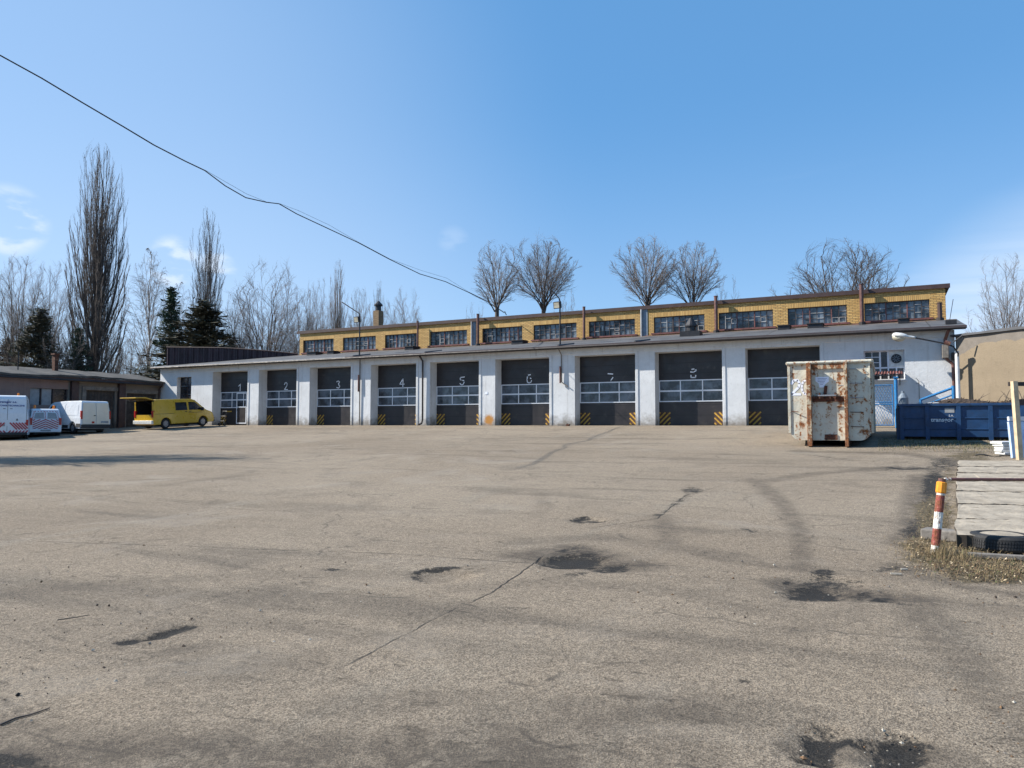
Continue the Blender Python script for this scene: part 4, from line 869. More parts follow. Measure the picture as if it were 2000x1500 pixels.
mesh_gate()
def blue_rail():
    y = -1.6; a = on_y(1798, 781, y); b = on_y(1862, 757, y); g0 = gz(a.x, y)
    o = empty('sloping_handrail', (a.x, y, g0), 0, 'light blue sloping tube handrail behind the blue container', 'handrail')
    dx, za, zb = b.x-a.x, a.z-g0, b.z-g0; q = MB()
    q.tube([(0, 0, za), (dx, 0, zb)], .055, M['bluerail'], 8); q.tube([(0, 0, za-.30), (dx, 0, zb-.30)], .035, M['bluerail'], 8); q.build('rail', o)
    q = MB(); q.tube([(0, 0, -.1), (0, 0, za+.03)], .06, M['bluerail'], 8); q.build('post', o)
    q = MB(); q.tube([(dx, 0, -.1), (dx, 0, zb+.08)], .075, M['bluerail'], 8); q.build('post', o)
blue_rail()
def bottle():
    y = -1.4; p = on_y(1764, 790, y); g0 = gz(p.x, y); zt_ = on_y(1762, 764, y).z-g0
    q = MB(); r = .22; q.tube([(0, 0, 0), (0, 0, zt_-.30), (0, 0, zt_-.12), (0, 0, zt_-.09), (0, 0, zt_)], [r, r, .10, .06, .06], M['grey'], 14)
    o = q.build('gas_bottle', None, loc=(p.x, y, g0)); tag(o, 'dull grey gas bottle standing between mesh gate and handrail', 'gas bottle')
bottle()

# ------------------------------------------------------------------ rusty cream container
def cream_container():
    g = on_ground(1655, 874); ref = on_ground(1640, 872)
    y0 = ref.y; L_ = 6.2
    pl = on_y(1543, 790, y0).x; pr = on_y(1699, 790, y0).x; zt_ = on_y(1620, 707.5, y0).z; g0 = gz((pl+pr)/2, y0)+.0
    W_ = pr-pl; H_ = zt_-g0; zb = .20
    o = empty('rolloff_container', (pl, y0, g0), 0, 'rusty cream steel roll-off container standing end-on in the yard', 'container')
    # body: front outline with rounded lower corners
    c = .30; out = [(0, H_)]+[(0, zb+c)]+[(c-c*math.cos(a), zb+c-c*math.sin(a)) for a in (R(30), R(60))]+[(c, zb), (W_-c, zb)]+[(W_-c+c*math.sin(a), zb+c-c*math.cos(a)) for a in (R(30), R(60))]+[(W_, zb+c), (W_, H_)]
    q = MB(); n = len(out)
    fr = [(x, 0, z) for x, z in out]; bk = [(x, L_, z) for x, z in out]
    q.face(fr, M['cream']); q.face(bk[::-1], M['cream'])
    for i in range(n-1): q.face([fr[i], fr[i+1], bk[i+1], bk[i]], M['cream'])
    q.face([(0.0, .0, H_), (0, L_, H_), (.06, L_, H_), (.06, 0, H_)], M['cream']); q.face([(W_-.06, 0, H_), (W_-.06, L_, H_), (W_, L_, H_), (W_, 0, H_)], M['cream'])
    # inner lining so the open top reads as a tub
    for (a, b) in (((.06, .06), (.06, L_-.06)), ((.06, L_-.06), (W_-.06, L_-.06)), ((W_-.06, L_-.06), (W_-.06, .06)), ((W_-.06, .06), (.06, .06))):
        q.face([(a[0], a[1], zb+.2), (b[0], b[1], zb+.2), (b[0], b[1], H_), (a[0], a[1], H_)], M['darkrust'])
    q.face([(.06, .06, zb+.2), (W_-.06, .06, zb+.2), (W_-.06, L_-.06, zb+.2), (.06, L_-.06, zb+.2)], M['darkrust'])
    q.build('body', o)
    q = MB(); q.tube([(-.06, -.05, H_+.0), (W_+.08, -.05, H_+.0)], .055, M['cream'], 8); q.tube([(W_+.08, -.05, H_), (W_+.08, L_, H_)], .06, M['cream'], 8); q.tube([(-.06, -.05, H_), (-.06, L_, H_)], .06, M['cream'], 8); q.tube([(-.06, L_, H_), (W_+.08, L_, H_)], .055, M['cream'], 8); q.build('rim', o)
    X = lambda px: on_y(px, 800, y0-.1).x-pl
    q = MB(); q.box((-.055, -.035, zb+.25), (.02, -.002, H_-.05), M['cream']); q.box((W_-.02, -.03, zb+.25), (W_+.03, -.002, H_-.05), M['cream']); q.build('corner_post', o)
    for (pa, pb_, wd) in ((1577, 1586, .16), (1650, 1657, .13)):
        q = MB(); xa, xb = X(pa), X(pb_); q.box((xa, -.30, 0.0), (xb, -.003, H_-.02), M['railrust']); q.build('upright_rail', o, bevel=.012)
    xa, xb = X(1586), X(1650)
    q = MB(); zc = H_*.60
    q.box((xa+.01, -.05, zc-.20), (xb-.01, -.002, zc-.02), M['darkrust']); q.box((xa+.02, -.09, zc-.10), (xa+.60, -.051, zc-.01), M['darkrust'])
    q.tube([(xa+.20, -.20, zc), (xb-.25, -.20, zc)], .03, M['rim'], 8)
    for xx in (xa+.25, xb-.28): q.obox((xx, -.11, zc), (.02, 0, 0), (0, .11, 0), (0, 0, .10), M['darkrust'])
    q.obox(((xa+xb)/2-.08, -.03, zc+.18), (.05, 0, 0), (0, .025, 0), (.02, 0, .16), M['darkrust']); q.build('hook_bar', o)
    q = MB(); q.box((xa+.01, -.06, H_-.22), (xb-.01, -.003, H_-.06), M['railrust']); q.build('top_beam', o)
    q = MB(); q.box((xa+.38, -.03, zb+.02), (xb-.25, -.003, zb+.20), M['darkrust']); q.build('drain_plate', o)
    for i in range(5):
        q = MB(); zz = H_-.25-i*.48; a_, b_ = W_-.58, W_-.20
        q.tube([(a_, -.002, zz), (a_, -.09, zz), (b_, -.09, zz-.01), (b_, -.002, zz-.01)], .014, M['darkrust'] if i > 2 else M['rim'], 6)
        q.build('ladder_rung', o)
    q = MB(); q.tube([(.05, -.01, H_*.42), (.28, -.10, H_*.41)], .015, M['darkrust'], 6); q.tube([(W_*.62, -.08, H_*.72), (W_*.74, -.10, H_*.71)], .015, M['rim'], 6); q.build('latch_pin', o)
    q = MB(); xs_ = xa+.12
    q.prism([(xs_, -.012, H_*.70+.36), (xs_, -.012, H_*.70+.22), (xs_+.10, -.012, H_*.70+.14), (xs_+.12, -.012, H_*.70), (xs_+.26, -.012, H_*.70), (xs_+.30, -.012, H_*.70+.10), (xs_+.42, -.012, H_*.70+.2), (xs_+.42, -.012, H_*.70+.36)], (0, .009, 0), M['paper'])
    nt_ = q.build('notice', o)
    q = MB(); rr = random.Random(2)
    for i in range(5): q.box((xs_+.07+.02*i*(i > 2), -.015, H_*.70+.30-i*.05), (xs_+.36-.03*i, -.0125, H_*.70+.312-i*.05), M['navy'])
    q.build('notice_text', nt_)
    # big painted number, thin worn strokes
    def stroke(pts, wid):
        q = MB()
        for p, r_ in zip(pts[:-1], pts[1:]):
            A = Vector((p[0], -.006, p[1])); Bv = Vector((r_[0], -.006, r_[1])); dd = Bv-A; ln = dd.length; dd.normalize()
            q.obox((A+Bv)/2, dd*(ln/2+.01), Vector((0, .003, 0)), dd.cross(Vector((0, 1, 0)))*wid, M['paper'])
        return q
    sz = .52; bx, bz = .03, H_*.615
    s = stroke([(bx+sz*t[0]*.62, bz+sz*t[1]) for t in ((.08,.72),(.3,.96),(.72,.98),(.92,.76),(.80,.52),(.08,.05),(1.0,.04))], .038); s.build('painted_number', o)
    bx2 = bx+.36; s = stroke([(bx2+.27*(.5+.5*math.cos(a)), bz+sz*(.5+.46*math.sin(a))) for a in [R(95+i*30) for i in range(12)]], .032); s.build('painted_number', o)
    for i in range(9):
        yy = .25+i*(L_-.5)/8
        q = MB(); q.box((W_+.002, yy-.05, zb+.25), (W_+.09, yy+.05, H_-.06), M['cream']); q.build('side_rib', o)
        q = MB(); q.box((-.09, yy-.05, zb+.25), (-.002, yy+.05, H_-.06), M['cream']); q.build('side_rib', o)
    q = MB()
    for xx in (X(1577), X(1650)): q.box((xx, .01, 0.02), (xx+.12, L_-.2, zb-.002), M['darkrust'])
    q.build('skid', o)
    for xx in (.28, W_-.28):
        q = MB(); q.tube([(xx-.1, L_-.35, .13), (xx+.1, L_-.35, .13)], .13, M['darkrust'], 14); q.build('roller', o)
cream_container()

# ------------------------------------------------------------------ blue container with rubble
def blue_container():
    ref = on_ground(1757, 859); y0 = ref.y; x0 = on_y(1757, 830, y0).x; L_ = 6.3; W_ = 2.35; g0 = gz(x0, y0); zt_ = on_y(1757, 794, y0).z; H_ = zt_-g0
    o = empty('low_container', (x0, y0, g0), 0, 'low dark blue open container heaped with soil and leaves', 'container')
    q = MB(); t = .05; B = M['blue']
    q.box((0, 0, .12), (L_, t, H_), B); q.box((0, W_-t, .12), (L_, W_, H_), B); q.box((0, t, .12), (t, W_-t, H_), B); q.box((L_-t, t, .12), (L_, W_-t, H_), B); q.box((t, t, .12), (L_-t, W_-t, .18), B); q.build('body', o)
    q = MB(); q.box((-.06, -.07, H_+.001), (L_+.06, .04, H_+.09), B); q.box((-.06, W_-.05, H_+.001), (L_+.06, W_+.07, H_+.09), B); q.box((-.06, .041, H_+.001), (.05, W_-.051, H_+.09), B); q.box((L_-.05, .041, H_+.001), (L_+.06, W_-.051, H_+.09), B); q.build('rim', o, bevel=.01)
    q = MB(); X = lambda px: on_y(px, 830, y0-.06).x-x0
    for xx in (.01, X(1807.5), X(1868.5), X(1931), X(1994), L_-.15):
        q = MB(); q.box((xx, -.07, 0.0), (xx+.13, -.002, H_), B); q.build('rib', o)
    for k in range(4):
        q = MB(); yy = .05+k*(W_-.25)/3; q.box((-.09, yy, 0), (-.002, yy+.12, H_-.05), B); q.build('rib', o)
    q = MB()
    for z in (H_*.34, H_*.66): q.box((.15, -.025, z-.035), (L_-.16, -.002, z+.0), B)
    q.build('side_crease', o, bevel=.01)
    q = MB()
    for yy in (.5, W_-.6): q.box((.1, yy, 0.0), (L_-.1, yy+.12, .118), M['steel'])
    q.build('skid', o)
    # writing
    a = on_y(1840, 820, y0-.01); s = .200
    tx = text_mesh('transgór', s, M['frame'], 'lettering', o, frame4((a.x-x0, -.006, a.z-g0), (1, 0, 0), (0, 0, 1)), .002, 0, .004)
    a = on_y(1858, 813, y0-.01); text_mesh('S.A.', .10, M['frame'], 'lettering', o, frame4((a.x-x0, -.0065, a.z-g0+.02), (1, 0, 0), (0, 0, 1)), .002)
    a = on_y(1845, 797, y0); b = on_y(1864, 806, y0); q = MB(); q.box((a.x-x0, -.008, b.z-g0), (b.x-x0, -.001, a.z-g0), M['curtain']); q.build('label_patch', o)
    # heap of soil and leaves
    nx, ny = 90, 34; v = []; f = []; rr = random.Random(11)
    for j in range(ny):
        for i in range(nx):
            u, w_ = i/(nx-1), j/(ny-1); x = .08+u*(L_-.16); y = .08+w_*(W_-.16); e = min(1, 4*min(w_, 1-w_))*min(1, 8*min(u, 1-u))
            h = .06+.25*math.exp(-((x-2.0)/.95)**2-((y-1.0)/.8)**2)+.16*math.exp(-((x-4.1)/.9)**2-((y-1.0)/.9)**2)+.05*math.sin(x*3)*math.sin(y*4)
            v.append((x, y, H_-.04+e*h+rr.uniform(-.02, .02)))
    for j in range(ny-1):
        for i in range(nx-1): f.append((j*nx+i, j*nx+i+1, (j+1)*nx+i+1, (j+1)*nx+i))
    q = MB(); q.add(v, f, M['soil']); hp = q.build('soil_heap', None, loc=(x0, y0, g0)); tag(hp, 'dark heap of soil filling the blue container', 'soil', kind='stuff')
    q = MB()
    for k in range(1600):
        i = rr.randrange(nx*ny); p = Vector(v[i]); 
        if p.x < 1.0 and rr.random() < .6: continue
        if 1.2 < p.x < 2.7 and rr.random() < .75: continue
        s = rr.uniform(.02, .055); a = rr.uniform(0, 6.28); t1 = Vector((math.cos(a), math.sin(a), rr.uniform(-.5, .8))).normalized()*s; t2 = Vector((-math.sin(a), math.cos(a), rr.uniform(-.5, .8))).normalized()*s*.7; p.z += .03
        q.face([p-t1, p-t2, p+t1, p+t2], M['leaf'])
    for k in range(26):
        x = rr.choice([rr.uniform(1.9, 5.6), rr.uniform(3.4, 5.2)]); y = rr.uniform(.3, 1.6); z = H_+.08; ln = rr.uniform(.3, .8); a = rr.uniform(0, 6.28); el = rr.uniform(.2, 1.2)
        q.tube([(x, y, z), (x+ln*math.cos(a)*math.cos(el)*.5, y+ln*.2*math.sin(a), z+ln*math.sin(el)*.55), (x+ln*math.cos(a)*math.cos(el), y+ln*.4*math.sin(a), z+ln*math.sin(el)*.9)], [.012, .009, .004], M['bark'], 4)
    lf = q.build('leaf_litter', None, loc=(x0, y0, g0)); tag(lf, 'brown dead leaves and sticks on top of the soil heap', 'leaves', kind='stuff')
    q = MB(); 
    for k in range(7):
        x = rr.uniform(.5, 1.25); y = rr.uniform(.15, .5); s = rr.uniform(.06, .14); q.face([(x-s, y, H_+.10+rr.uniform(0, .04)), (x, y-s*.5, H_+.12), (x+s, y, H_+.10+rr.uniform(0, .04)), (x, y+s*.6, H_+.15)], M['curtain'])
    sc_ = q.build('paper_scraps', None, loc=(x0, y0, g0)); tag(sc_, 'pale crumpled scraps at the left end of the blue container', 'scraps', kind='stuff')
blue_container()

# ------------------------------------------------------------------ vehicles
def wheel(parent, x, y, r, wd, rimm, hub=None):
    q = MB(); n = 20; prof = [(-wd/2, r*.62), (-wd/2, r*.93), (-wd/2+.03, r), (wd/2-.03, r), (wd/2, r*.93), (wd/2, r*.62)]; v = []; f = []
    for a in range(n):
        c, s = math.cos(2*math.pi*a/n), math.sin(2*math.pi*a/n)
        for (yy, rr) in prof: v.append((x+rr*c, y+yy, r+rr*s))
    k = len(prof)
    for a in range(n):
        b = (a+1) % n
        for i in range(k-1): f.append((a*k+i, b*k+i, b*k+i+1, a*k+i+1))
    q.add(v, f, M['tyre']); wo = q.build('wheel', parent, smooth=False)
    q = MB(); q.tube([(x, y-wd/2+.02, r), (x, y+wd/2-.02, r)], r*.64, rimm, 18); q.tube([(x, y-wd/2+.005, r), (x, y+wd/2-.005, r)], r*.22, rimm, 10)
    for a in range(6):
        c, s = math.cos(a*math.pi/3), math.sin(a*math.pi/3); q.tube([(x+r*.42*c, y-wd/2+.012, r+r*.42*s), (x+r*.42*c, y+wd/2-.012, r+r*.42*s)], r*.07, M['plastic'], 6)
    q.build('rim', wo); return wo
def make_van(name, loc, rz, label, L_, W_, H_, bodym, upper, lower_top_front, rear_open=False, belt=.95, wb=(.95, 3.95), wr=.33, taper=.11, front_low=.28, hubs=True, bumper=True, group='vans parked in the yard', cat='van'):
    """x forward from the rear (0) to the nose (L_); upper: outline above the belt from rear belt point over the roof to the front belt point"""
    o = empty(name, loc, rz, label, cat, group)
    hy = lambda z: W_/2-(0 if z <= belt else taper*(z-belt)/(H_-belt))
    arch = wr+.07
    low = [upper[-1]]+lower_top_front
    for cx in (wb[1], wb[0]):
        zc = wr; base = front_low; a0 = math.asin(max(-1, min(1, (base-zc)/arch)))
        for k in range(9):
            a = a0+(math.pi-2*a0)*k/8; low.append((cx+arch*math.cos(a), zc+arch*math.sin(a)))
    low += [(.06, front_low), (.0, front_low+.12), upper[0]]
    q = MB()
    for s in (-1, 1):
        up = [(x, s*hy(z), z) for x, z in upper]; lo = [(x, s*hy(z), z) for x, z in low]
        q.face(up if s > 0 else up[::-1], bodym); q.face(lo if s > 0 else lo[::-1], bodym)
    full = upper+low[1:-1]; n = len(full)
    for i in range(n):
        a, b = full[i], full[(i+1) % n]
        if rear_open and a[0] < .2 and b[0] < .2 and min(a[1], b[1]) > .40 and a[1] != b[1] and max(a[1], b[1]) < H_-.01 : continue
        mm = bodym
        q.face([(a[0], -hy(a[1]), a[1]), (a[0], hy(a[1]), a[1]), (b[0], hy(b[1]), b[1]), (b[0], -hy(b[1]), b[1])], mm)
    body = q.build('body', o, bevel=.035)
    for cx in wb:
        for s in (-1, 1): wheel(o, cx, s*(W_/2-.13), wr, .21, M['rim'])
    q = MB()
    for cx in wb: q.box((cx-arch*.95, -W_/2+.26, .2), (cx+arch*.95, W_/2-.26, wr+arch*.9), M['plastic'])
    q.box((.3, -W_/2+.28, .16), (L_-.35, W_/2-.28, .31), M['plastic']); q.build('underbody', o)
    return o, hy
def side_poly(o, hy, pts, m, name, sides=(-1, 1), off=.008):
    r_ = None
    for s in sides:
        q = MB(); v = [Vector((x, s*(hy(z)+off), z)) for x, z in pts]; q.prism(v, (0, -s*.006, 0), m); r_ = q.build(name, o)
    return r_
def vans():
    # yellow crew van, nose to the wall, tailgate up
    g = gz(-24, -6)
    x, y = -24.1, -6.0; pz = gz(x, -3.5); L_, W_, H_ = 4.9, 1.90, 1.95
    upper = [(0, .95), (.03, 1.35), (.10, 1.78), (.18, H_-.03), (.35, H_), (2.0, H_), (3.05, H_-.02), (3.35, H_-.10), (4.02, 1.32), (4.2, 1.18), (4.62, 1.02), (4.75, .95)]
    o, hy = make_van('delivery_van', (x, y, gz(x, y+.9)), R(90), 'yellow crew van with raised tailgate, nose towards the first garage door', L_, W_, H_, M['vanyel'], upper, [(4.86, .72), (4.90, .45), (4.82, .28)], rear_open=True)
    o.rotation_euler = (0, -math.atan((gz(x, y+4)-gz(x, y+.9))/3.1), R(90))
    side_poly(o, hy, [(1.72, 1.18), (1.72, 1.72), (2.62, 1.72), (2.66, 1.18)], M['vglass'], 'side_window')
    side_poly(o, hy, [(2.80, 1.18), (2.78, 1.72), (3.26, 1.72), (3.40, 1.66), (3.93, 1.20), (3.93, 1.18)], M['vglass'], 'side_window')
    for xx in (1.62, 2.72): side_poly(o, hy, [(xx, .36), (xx, 1.84), (xx+.015, 1.84), (xx+.015, .36)], M['seam'], 'door_seam', off=.004)
    side_poly(o, hy, [(.10, .98), (.10, 1.0), (1.62, 1.0), (1.62, .98)], M['seam'], 'door_seam', off=.004)
    side_poly(o, hy, [(3.92, .98), (3.92, 1.0), (2.72, 1.0), (2.72, .98)], M['seam'], 'door_seam', off=.004)
    for xx in (2.45, 2.80): side_poly(o, hy, [(xx, 1.06), (xx, 1.10), (xx+.17, 1.10), (xx+.17, 1.06)], M['plastic'], 'door_handle', off=.02)
    side_poly(o, hy, [(1.36, .33), (1.36, .46), (3.50, .46), (3.50, .33)], M['vanyel'], 'sill_trim', off=.012)
    q = MB(); a, b = upper[7], upper[8]; d = Vector((b[0]-a[0], 0, b[1]-a[1])); nn = Vector((-d.z, 0, d.x)).normalized(); nn = nn if nn.z > 0 else -nn
    v = []
    for t, s in ((.06, 1), (.97, 1), (.97, -1), (.06, -1)):
        P = Vector((a[0], 0, a[1]))+d*t; v.append(P+nn*.012+Vector((0, s*(hy(P.z)-.06), 0)))
    q.prism(v, -nn*.006, M['vglass']); q.build('windscreen', o)
    q = MB(); q.box((4.70, -W_/2+.01, .30), (4.955, W_/2-.01, .60), M['plastic']); q.build('front_bumper', o, bevel=.04)
    for s in (-1, 1):
        q = MB(); q.obox((4.70, s*(W_/2-.16), .80), (.12, 0, -.03), (0, .14, 0), (.0, 0, .10), M['lens']); q.build('headlight', o, bevel=.03)
        q = MB(); q.obox((3.78, s*(W_/2+.13), 1.22), (.05, 0, 0), (0, .11, 0), (0, 0, .12), M['plastic']); q.build('wing_mirror', o, bevel=.03)
        q = MB(); q.box((-.03, s*(W_/2-.02), .78), (.10, s*(W_/2-.17), 1.22), M['tail']); q.build('tail_light', o, bevel=.015)
        q = MB(); q.box((.005, s*(W_/2-.15), .60), (.05, s*(W_/2-.06), 1.80), M['vanyel']); q.build('rear_pillar', o)
    q = MB(); q.box((-.13, -W_/2+.03, .34), (.10, W_/2-.03, .58), M['lampwhite']); q.build('rear_bumper', o, bevel=.03)
    # interior of the load bay
    q = MB(); yw = W_/2-.16; q.face([(.10, -yw, .60), (1.6, -yw, .60), (1.6, yw, .60), (.10, yw, .60)], M['darkopen'])
    q.face([(1.6, -yw, .6), (1.6, yw, .6), (1.6, yw, 1.85), (1.6, -yw, 1.85)], M['darkopen'])
    for s in (-1, 1): q.face([(.06, s*yw, .6), (1.6, s*yw, .6), (1.6, s*yw, 1.85), (.06, s*yw, 1.85)], M['darkopen'])
    q.face([(.08, -yw, 1.85), (1.6, -yw, 1.85), (1.6, yw, 1.85), (.08, yw, 1.85)], M['darkopen']); q.build('load_bay', o)
    q = MB(); q.box((.5, -.5, .61), (1.1, .2, .95), M['curtain']); q.box((.35, .25, .61), (.9, .6, .8), M['plastic']); q.build('tool_box', o)
    # tailgate
    q = MB(); hinge = Vector((.15, 0, H_+.01)); ex = Vector((-1.28, 0, .16)); 
    q.prism([hinge+Vector((0, -.80, 0)), hinge+ex*.5+Vector((0, -.82, .09)), hinge+ex+Vector((0, -.78, 0)), hinge+ex+Vector((0, .78, 0)), hinge+ex*.5+Vector((0, .82, .09)), hinge+Vector((0, .80, 0))], (0, 0, -.06), M['vanyel'])
    tg = q.build('tailgate', o, bevel=.015)
    q = MB(); q.box((-.62, -.62, H_-.058), (-.10, .62, H_-.052), M['vglass']); q.build('rear_window', tg)
    q = MB(); q.tube([(.08, -.78, 1.55), (-.55, -.76, H_-.04)], .012, M['steel'], 6); q.tube([(.08, .78, 1.55), (-.55, .76, H_-.04)], .012, M['steel'], 6); q.build('gas_strut', o)

    # white panel van (third from left), rear right, cream rear doors
    L3, W3, H3 = 4.8, 1.90, 2.03; x, y = -25.0, -8.75
    upper = [(0, .95), (.03, 1.4), (.10, H3-.12), (.16, H3-.03), (.32, H3), (2.0, H3), (3.3, H3-.06), (3.6, H3-.16), (4.12, 1.36), (4.25, 1.22), (4.62, 1.02), (4.70, .95)]
    g0 = gz(x, y)
    o, hy = make_van('delivery_van', (x, y, g0), R(176), 'white panel van with cream rear doors parked beside the yellow van', L3, W3, H3, M['vanwhite'], upper, [(4.76, .72), (4.8, .45), (4.72, .28)])
    for a, b in ((.35, 1.75), (1.85, 2.85)): side_poly(o, hy, [(a, 1.12), (a+.04, H3-.26), (b-.04, H3-.26), (b, 1.12)], M['vanwhite'], 'side_panel', off=.012)
    side_poly(o, hy, [(3.0, 1.12), (3.0, 1.74), (3.5, 1.74), (4.0, 1.3), (4.05, 1.12)], M['vglass'], 'side_window')
    for xx in (1.80, 2.92): side_poly(o, hy, [(xx, .40), (xx, 1.85), (xx+.015, 1.85), (xx+.015, .40)], M['seam'], 'door_seam', off=.004)
    side_poly(o, hy, [(.02, .36), (.02, .60), (.50, .60), (.50, .36)], M['plastic'], 'side_trim', off=.014)
    side_poly(o, hy, [(1.40, .33), (1.40, .52), (3.50, .52), (3.50, .33)], M['plastic'], 'side_trim', off=.014)
    for s in (-1, 1):
        q = MB(); q.prism([(-.014, s*.02, .56), (-.014, s*(W3/2-.10), .56), (-.014+.03, s*(hy(1.4)-.07), 1.4), (.075, s*(hy(1.85)-.07), H3-.12), (.075, s*.02, H3-.12), (.012, s*.02, 1.4)], (-.03, 0, 0), M['cream_door']); dd = q.build('rear_door', o, bevel=.008)
        q = MB(); q.box((-.02, s*(W3/2-.005), .88), (.10, s*(W3/2-.11), 1.40), M['tail']); q.build('tail_light', o, bevel=.01)
    q = MB(); q.box((-.06, .04, 1.08), (-.045, .16, 1.13), M['plastic']); q.build('door_handle', o)
    q = MB(); q.box((-.055, -.78, .64), (-.044, -.30, .76), M['curtain']); q.box((-.06, .12, .62), (-.045, .28, .74), M['tail']); q.build('number_plate', o)
    q = MB(); q.box((-.10, -W3/2+.02, .32), (.14, W3/2-.02, .55), M['plastic']); q.build('rear_bumper', o, bevel=.03)
    q = MB(); q.prism([(3.62, -.80, H3-.155), (3.62, .80, H3-.155), (4.14, .86, 1.375), (4.14, -.86, 1.375)], (.012, 0, .012), M['vglass']); q.build('windscreen', o)

    # small white car-van with chevrons, two beacons
    L2, W2, H2 = 3.9, 1.66, 1.68; x, y = -25.55, -11.55; g0 = gz(x, y)
    upper = [(0, .85), (.04, 1.15), (.22, H2-.08), (.34, H2-.01), (.5, H2), (1.8, H2), (2.3, H2-.04), (2.5, H2-.12), (3.05, 1.12), (3.2, 1.0), (3.62, .88), (3.66, .85)]
    ang_ = math.pi/2+R(64)
    o, hy = make_van('service_van', (x, y, g0), ang_, 'small white service van with red chevrons on its rear and two orange beacons', L2, W2, H2, M['vanwhite'], upper, [(3.82, .65), (3.86, .4), (3.8, .25)], belt=.85, wb=(.7, 3.1), wr=.29, taper=.16, front_low=.25)
    side_poly(o, hy, [(2.0, 1.0), (2.0, 1.48), (2.45, 1.48), (2.92, 1.08), (2.94, 1.0)], M['vglass'], 'side_window')
    rx = lambda z: float(np.interp(z, [.85, 1.15, H2-.08], [0, .04, .22]))
    def rpoly(pts, m, nm, off=.01):
        q = MB(); q.prism([(rx(z)-off, yy, z) for yy, z in pts], (.006, 0, 0), m); return q.build(nm, o)
    for s in (-1, 1):
        rpoly([(s*.08, 1.08), (s*.10, 1.44), (s*.52, 1.42), (s*.60, 1.08)], M['curtain'], 'rear_window', .016)
        q = MB(); q.box((-.03, s*(W2/2-.01), .70), (.07, s*(W2/2-.15), 1.12), M['tail']); q.build('tail_light', o, bevel=.01)
    q = MB()
    for k in range(9):          # chevron stripes on the lower door
        zc = .50+k*.13
        for s in (-1, 1):
            A = Vector((0, s*.0, zc)); Bv = Vector((0, s*.66, zc-.32))
            if zc-.32 < .42:
                t = (zc-.42)/.32; Bv = Vector((0, s*.66*max(t, .1), .42))
            if zc > 1.02:
                t0 = (zc-1.02)/.32
                if t0 >= 1: continue
                A = Vector((0, s*.66*t0, 1.02))
            for P in (A, Bv): P.x = rx(P.z)-.012
            dd = Bv-A; ln = dd.length; dd.normalize(); q.obox((A+Bv)/2, dd*(ln/2), Vector((.003, 0, 0)), Vector((1, 0, 0)).cross(dd)*.028, M['chev'])
    q.build('chevron_marking', o)
    q = MB()
    for k in range(6):
        z = 1.05+k*.085
        for s in (-1, 1): q.obox((rx(z)-.014, s*(.68-(z-1.05)*.22), z), (.003, 0, 0), (0, .035, .025*s), (0, 0, .017), M['chev'])
        q.obox((rx(z)-.014, 0.02, z), (.003, 0, 0), (0, .035, .02), (0, 0, .017), M['chev'])
    for k in range(8): q.obox((rx(1.50)-.014, -.52+k*.15, 1.51), (.003, 0, 0), (0, .03, .02), (0, 0, .02), M['chev'])
    q.build('chevron_border', o)
    q = MB(); q.box((-.10, -W2/2+.03, .26), (.12, W2/2-.03, .46), M['vanwhite']); q.build('rear_bumper', o, bevel=.03)
    q = MB(); q.box((-.108, -.26, .32), (-.101, .26, .42), M['curtain']); q.build('number_plate', o)
    for s in (-1, 1):
        q = MB(); q.tube([(.85+.4*(s < 0), s*.52, H2), (.85+.4*(s < 0), s*.52, H2+.05), (.85+.4*(s < 0), s*.52, H2+.06), (.85+.4*(s < 0), s*.52, H2+.20), (.85+.4*(s < 0), s*.52, H2+.23)], [.08, .08, .065, .06, .03], M['orange'], 12); q.build('beacon', o)
    # tall white van at the picture edge
    L1, W1, H1 = 5.4, 1.98, 2.52; D_ = 41.4; c = at_depth(14, 829, D_); x, y = c.x, c.y; g0 = gz(x, y)
    upper = [(0, .95), (.02, 1.5), (.14, H1-.22), (.24, H1-.06), (.42, H1), (2.5, H1), (3.9, H1-.12), (4.2, H1-.35), (4.75, 1.35), (4.88, 1.2), (5.2, 1.02), (5.28, .95)]
    ray_ang = math.atan2(c.y-CAM.y, c.x-CAM.x)
    o, hy = make_van('service_van', (x, y, g0), ray_ang-R(3), 'tall white high-roof service van with blue lettering, cut off by the left picture edge', L1, W1, H1, M['vanwhite'], upper, [(5.34, .72), (5.4, .45), (5.32, .3)], belt=.95, wb=(1.0, 4.3), wr=.34, taper=.16)
    rx1 = lambda z: float(np.interp(z, [.4, .95, 1.5, H1-.22], [0, 0, .02, .14]))
    q = MB(); prevz = .45
    for za, zb in ((.50, 1.5), (1.5, H1-.24)):
        for yy in (-.005, -.9, .88): q.add([(rx1(za)-.006, yy, za), (rx1(za)-.006, yy+.018, za), (rx1(zb)-.006, yy+.018, zb), (rx1(zb)-.006, yy, zb)], [(0, 1, 2, 3)], M['seam'])
    q.build('door_seam', o)
    up = Vector((rx1(2.2)-rx1(1.6), 0, .6)).normalized()
    text_mesh('transgór s.a.', .17, M['navy'], 'lettering', o, frame4((rx1(2.14)-.012, 0, 2.14), (0, -1, 0), up), .002, 0, .004)
    text_mesh('POGOTOWIE TECHNICZNE', .125, M['navy'], 'lettering', o, frame4((rx1(1.93)-.012, 0, 1.93), (0, -1, 0), up), .002, 0, .003)
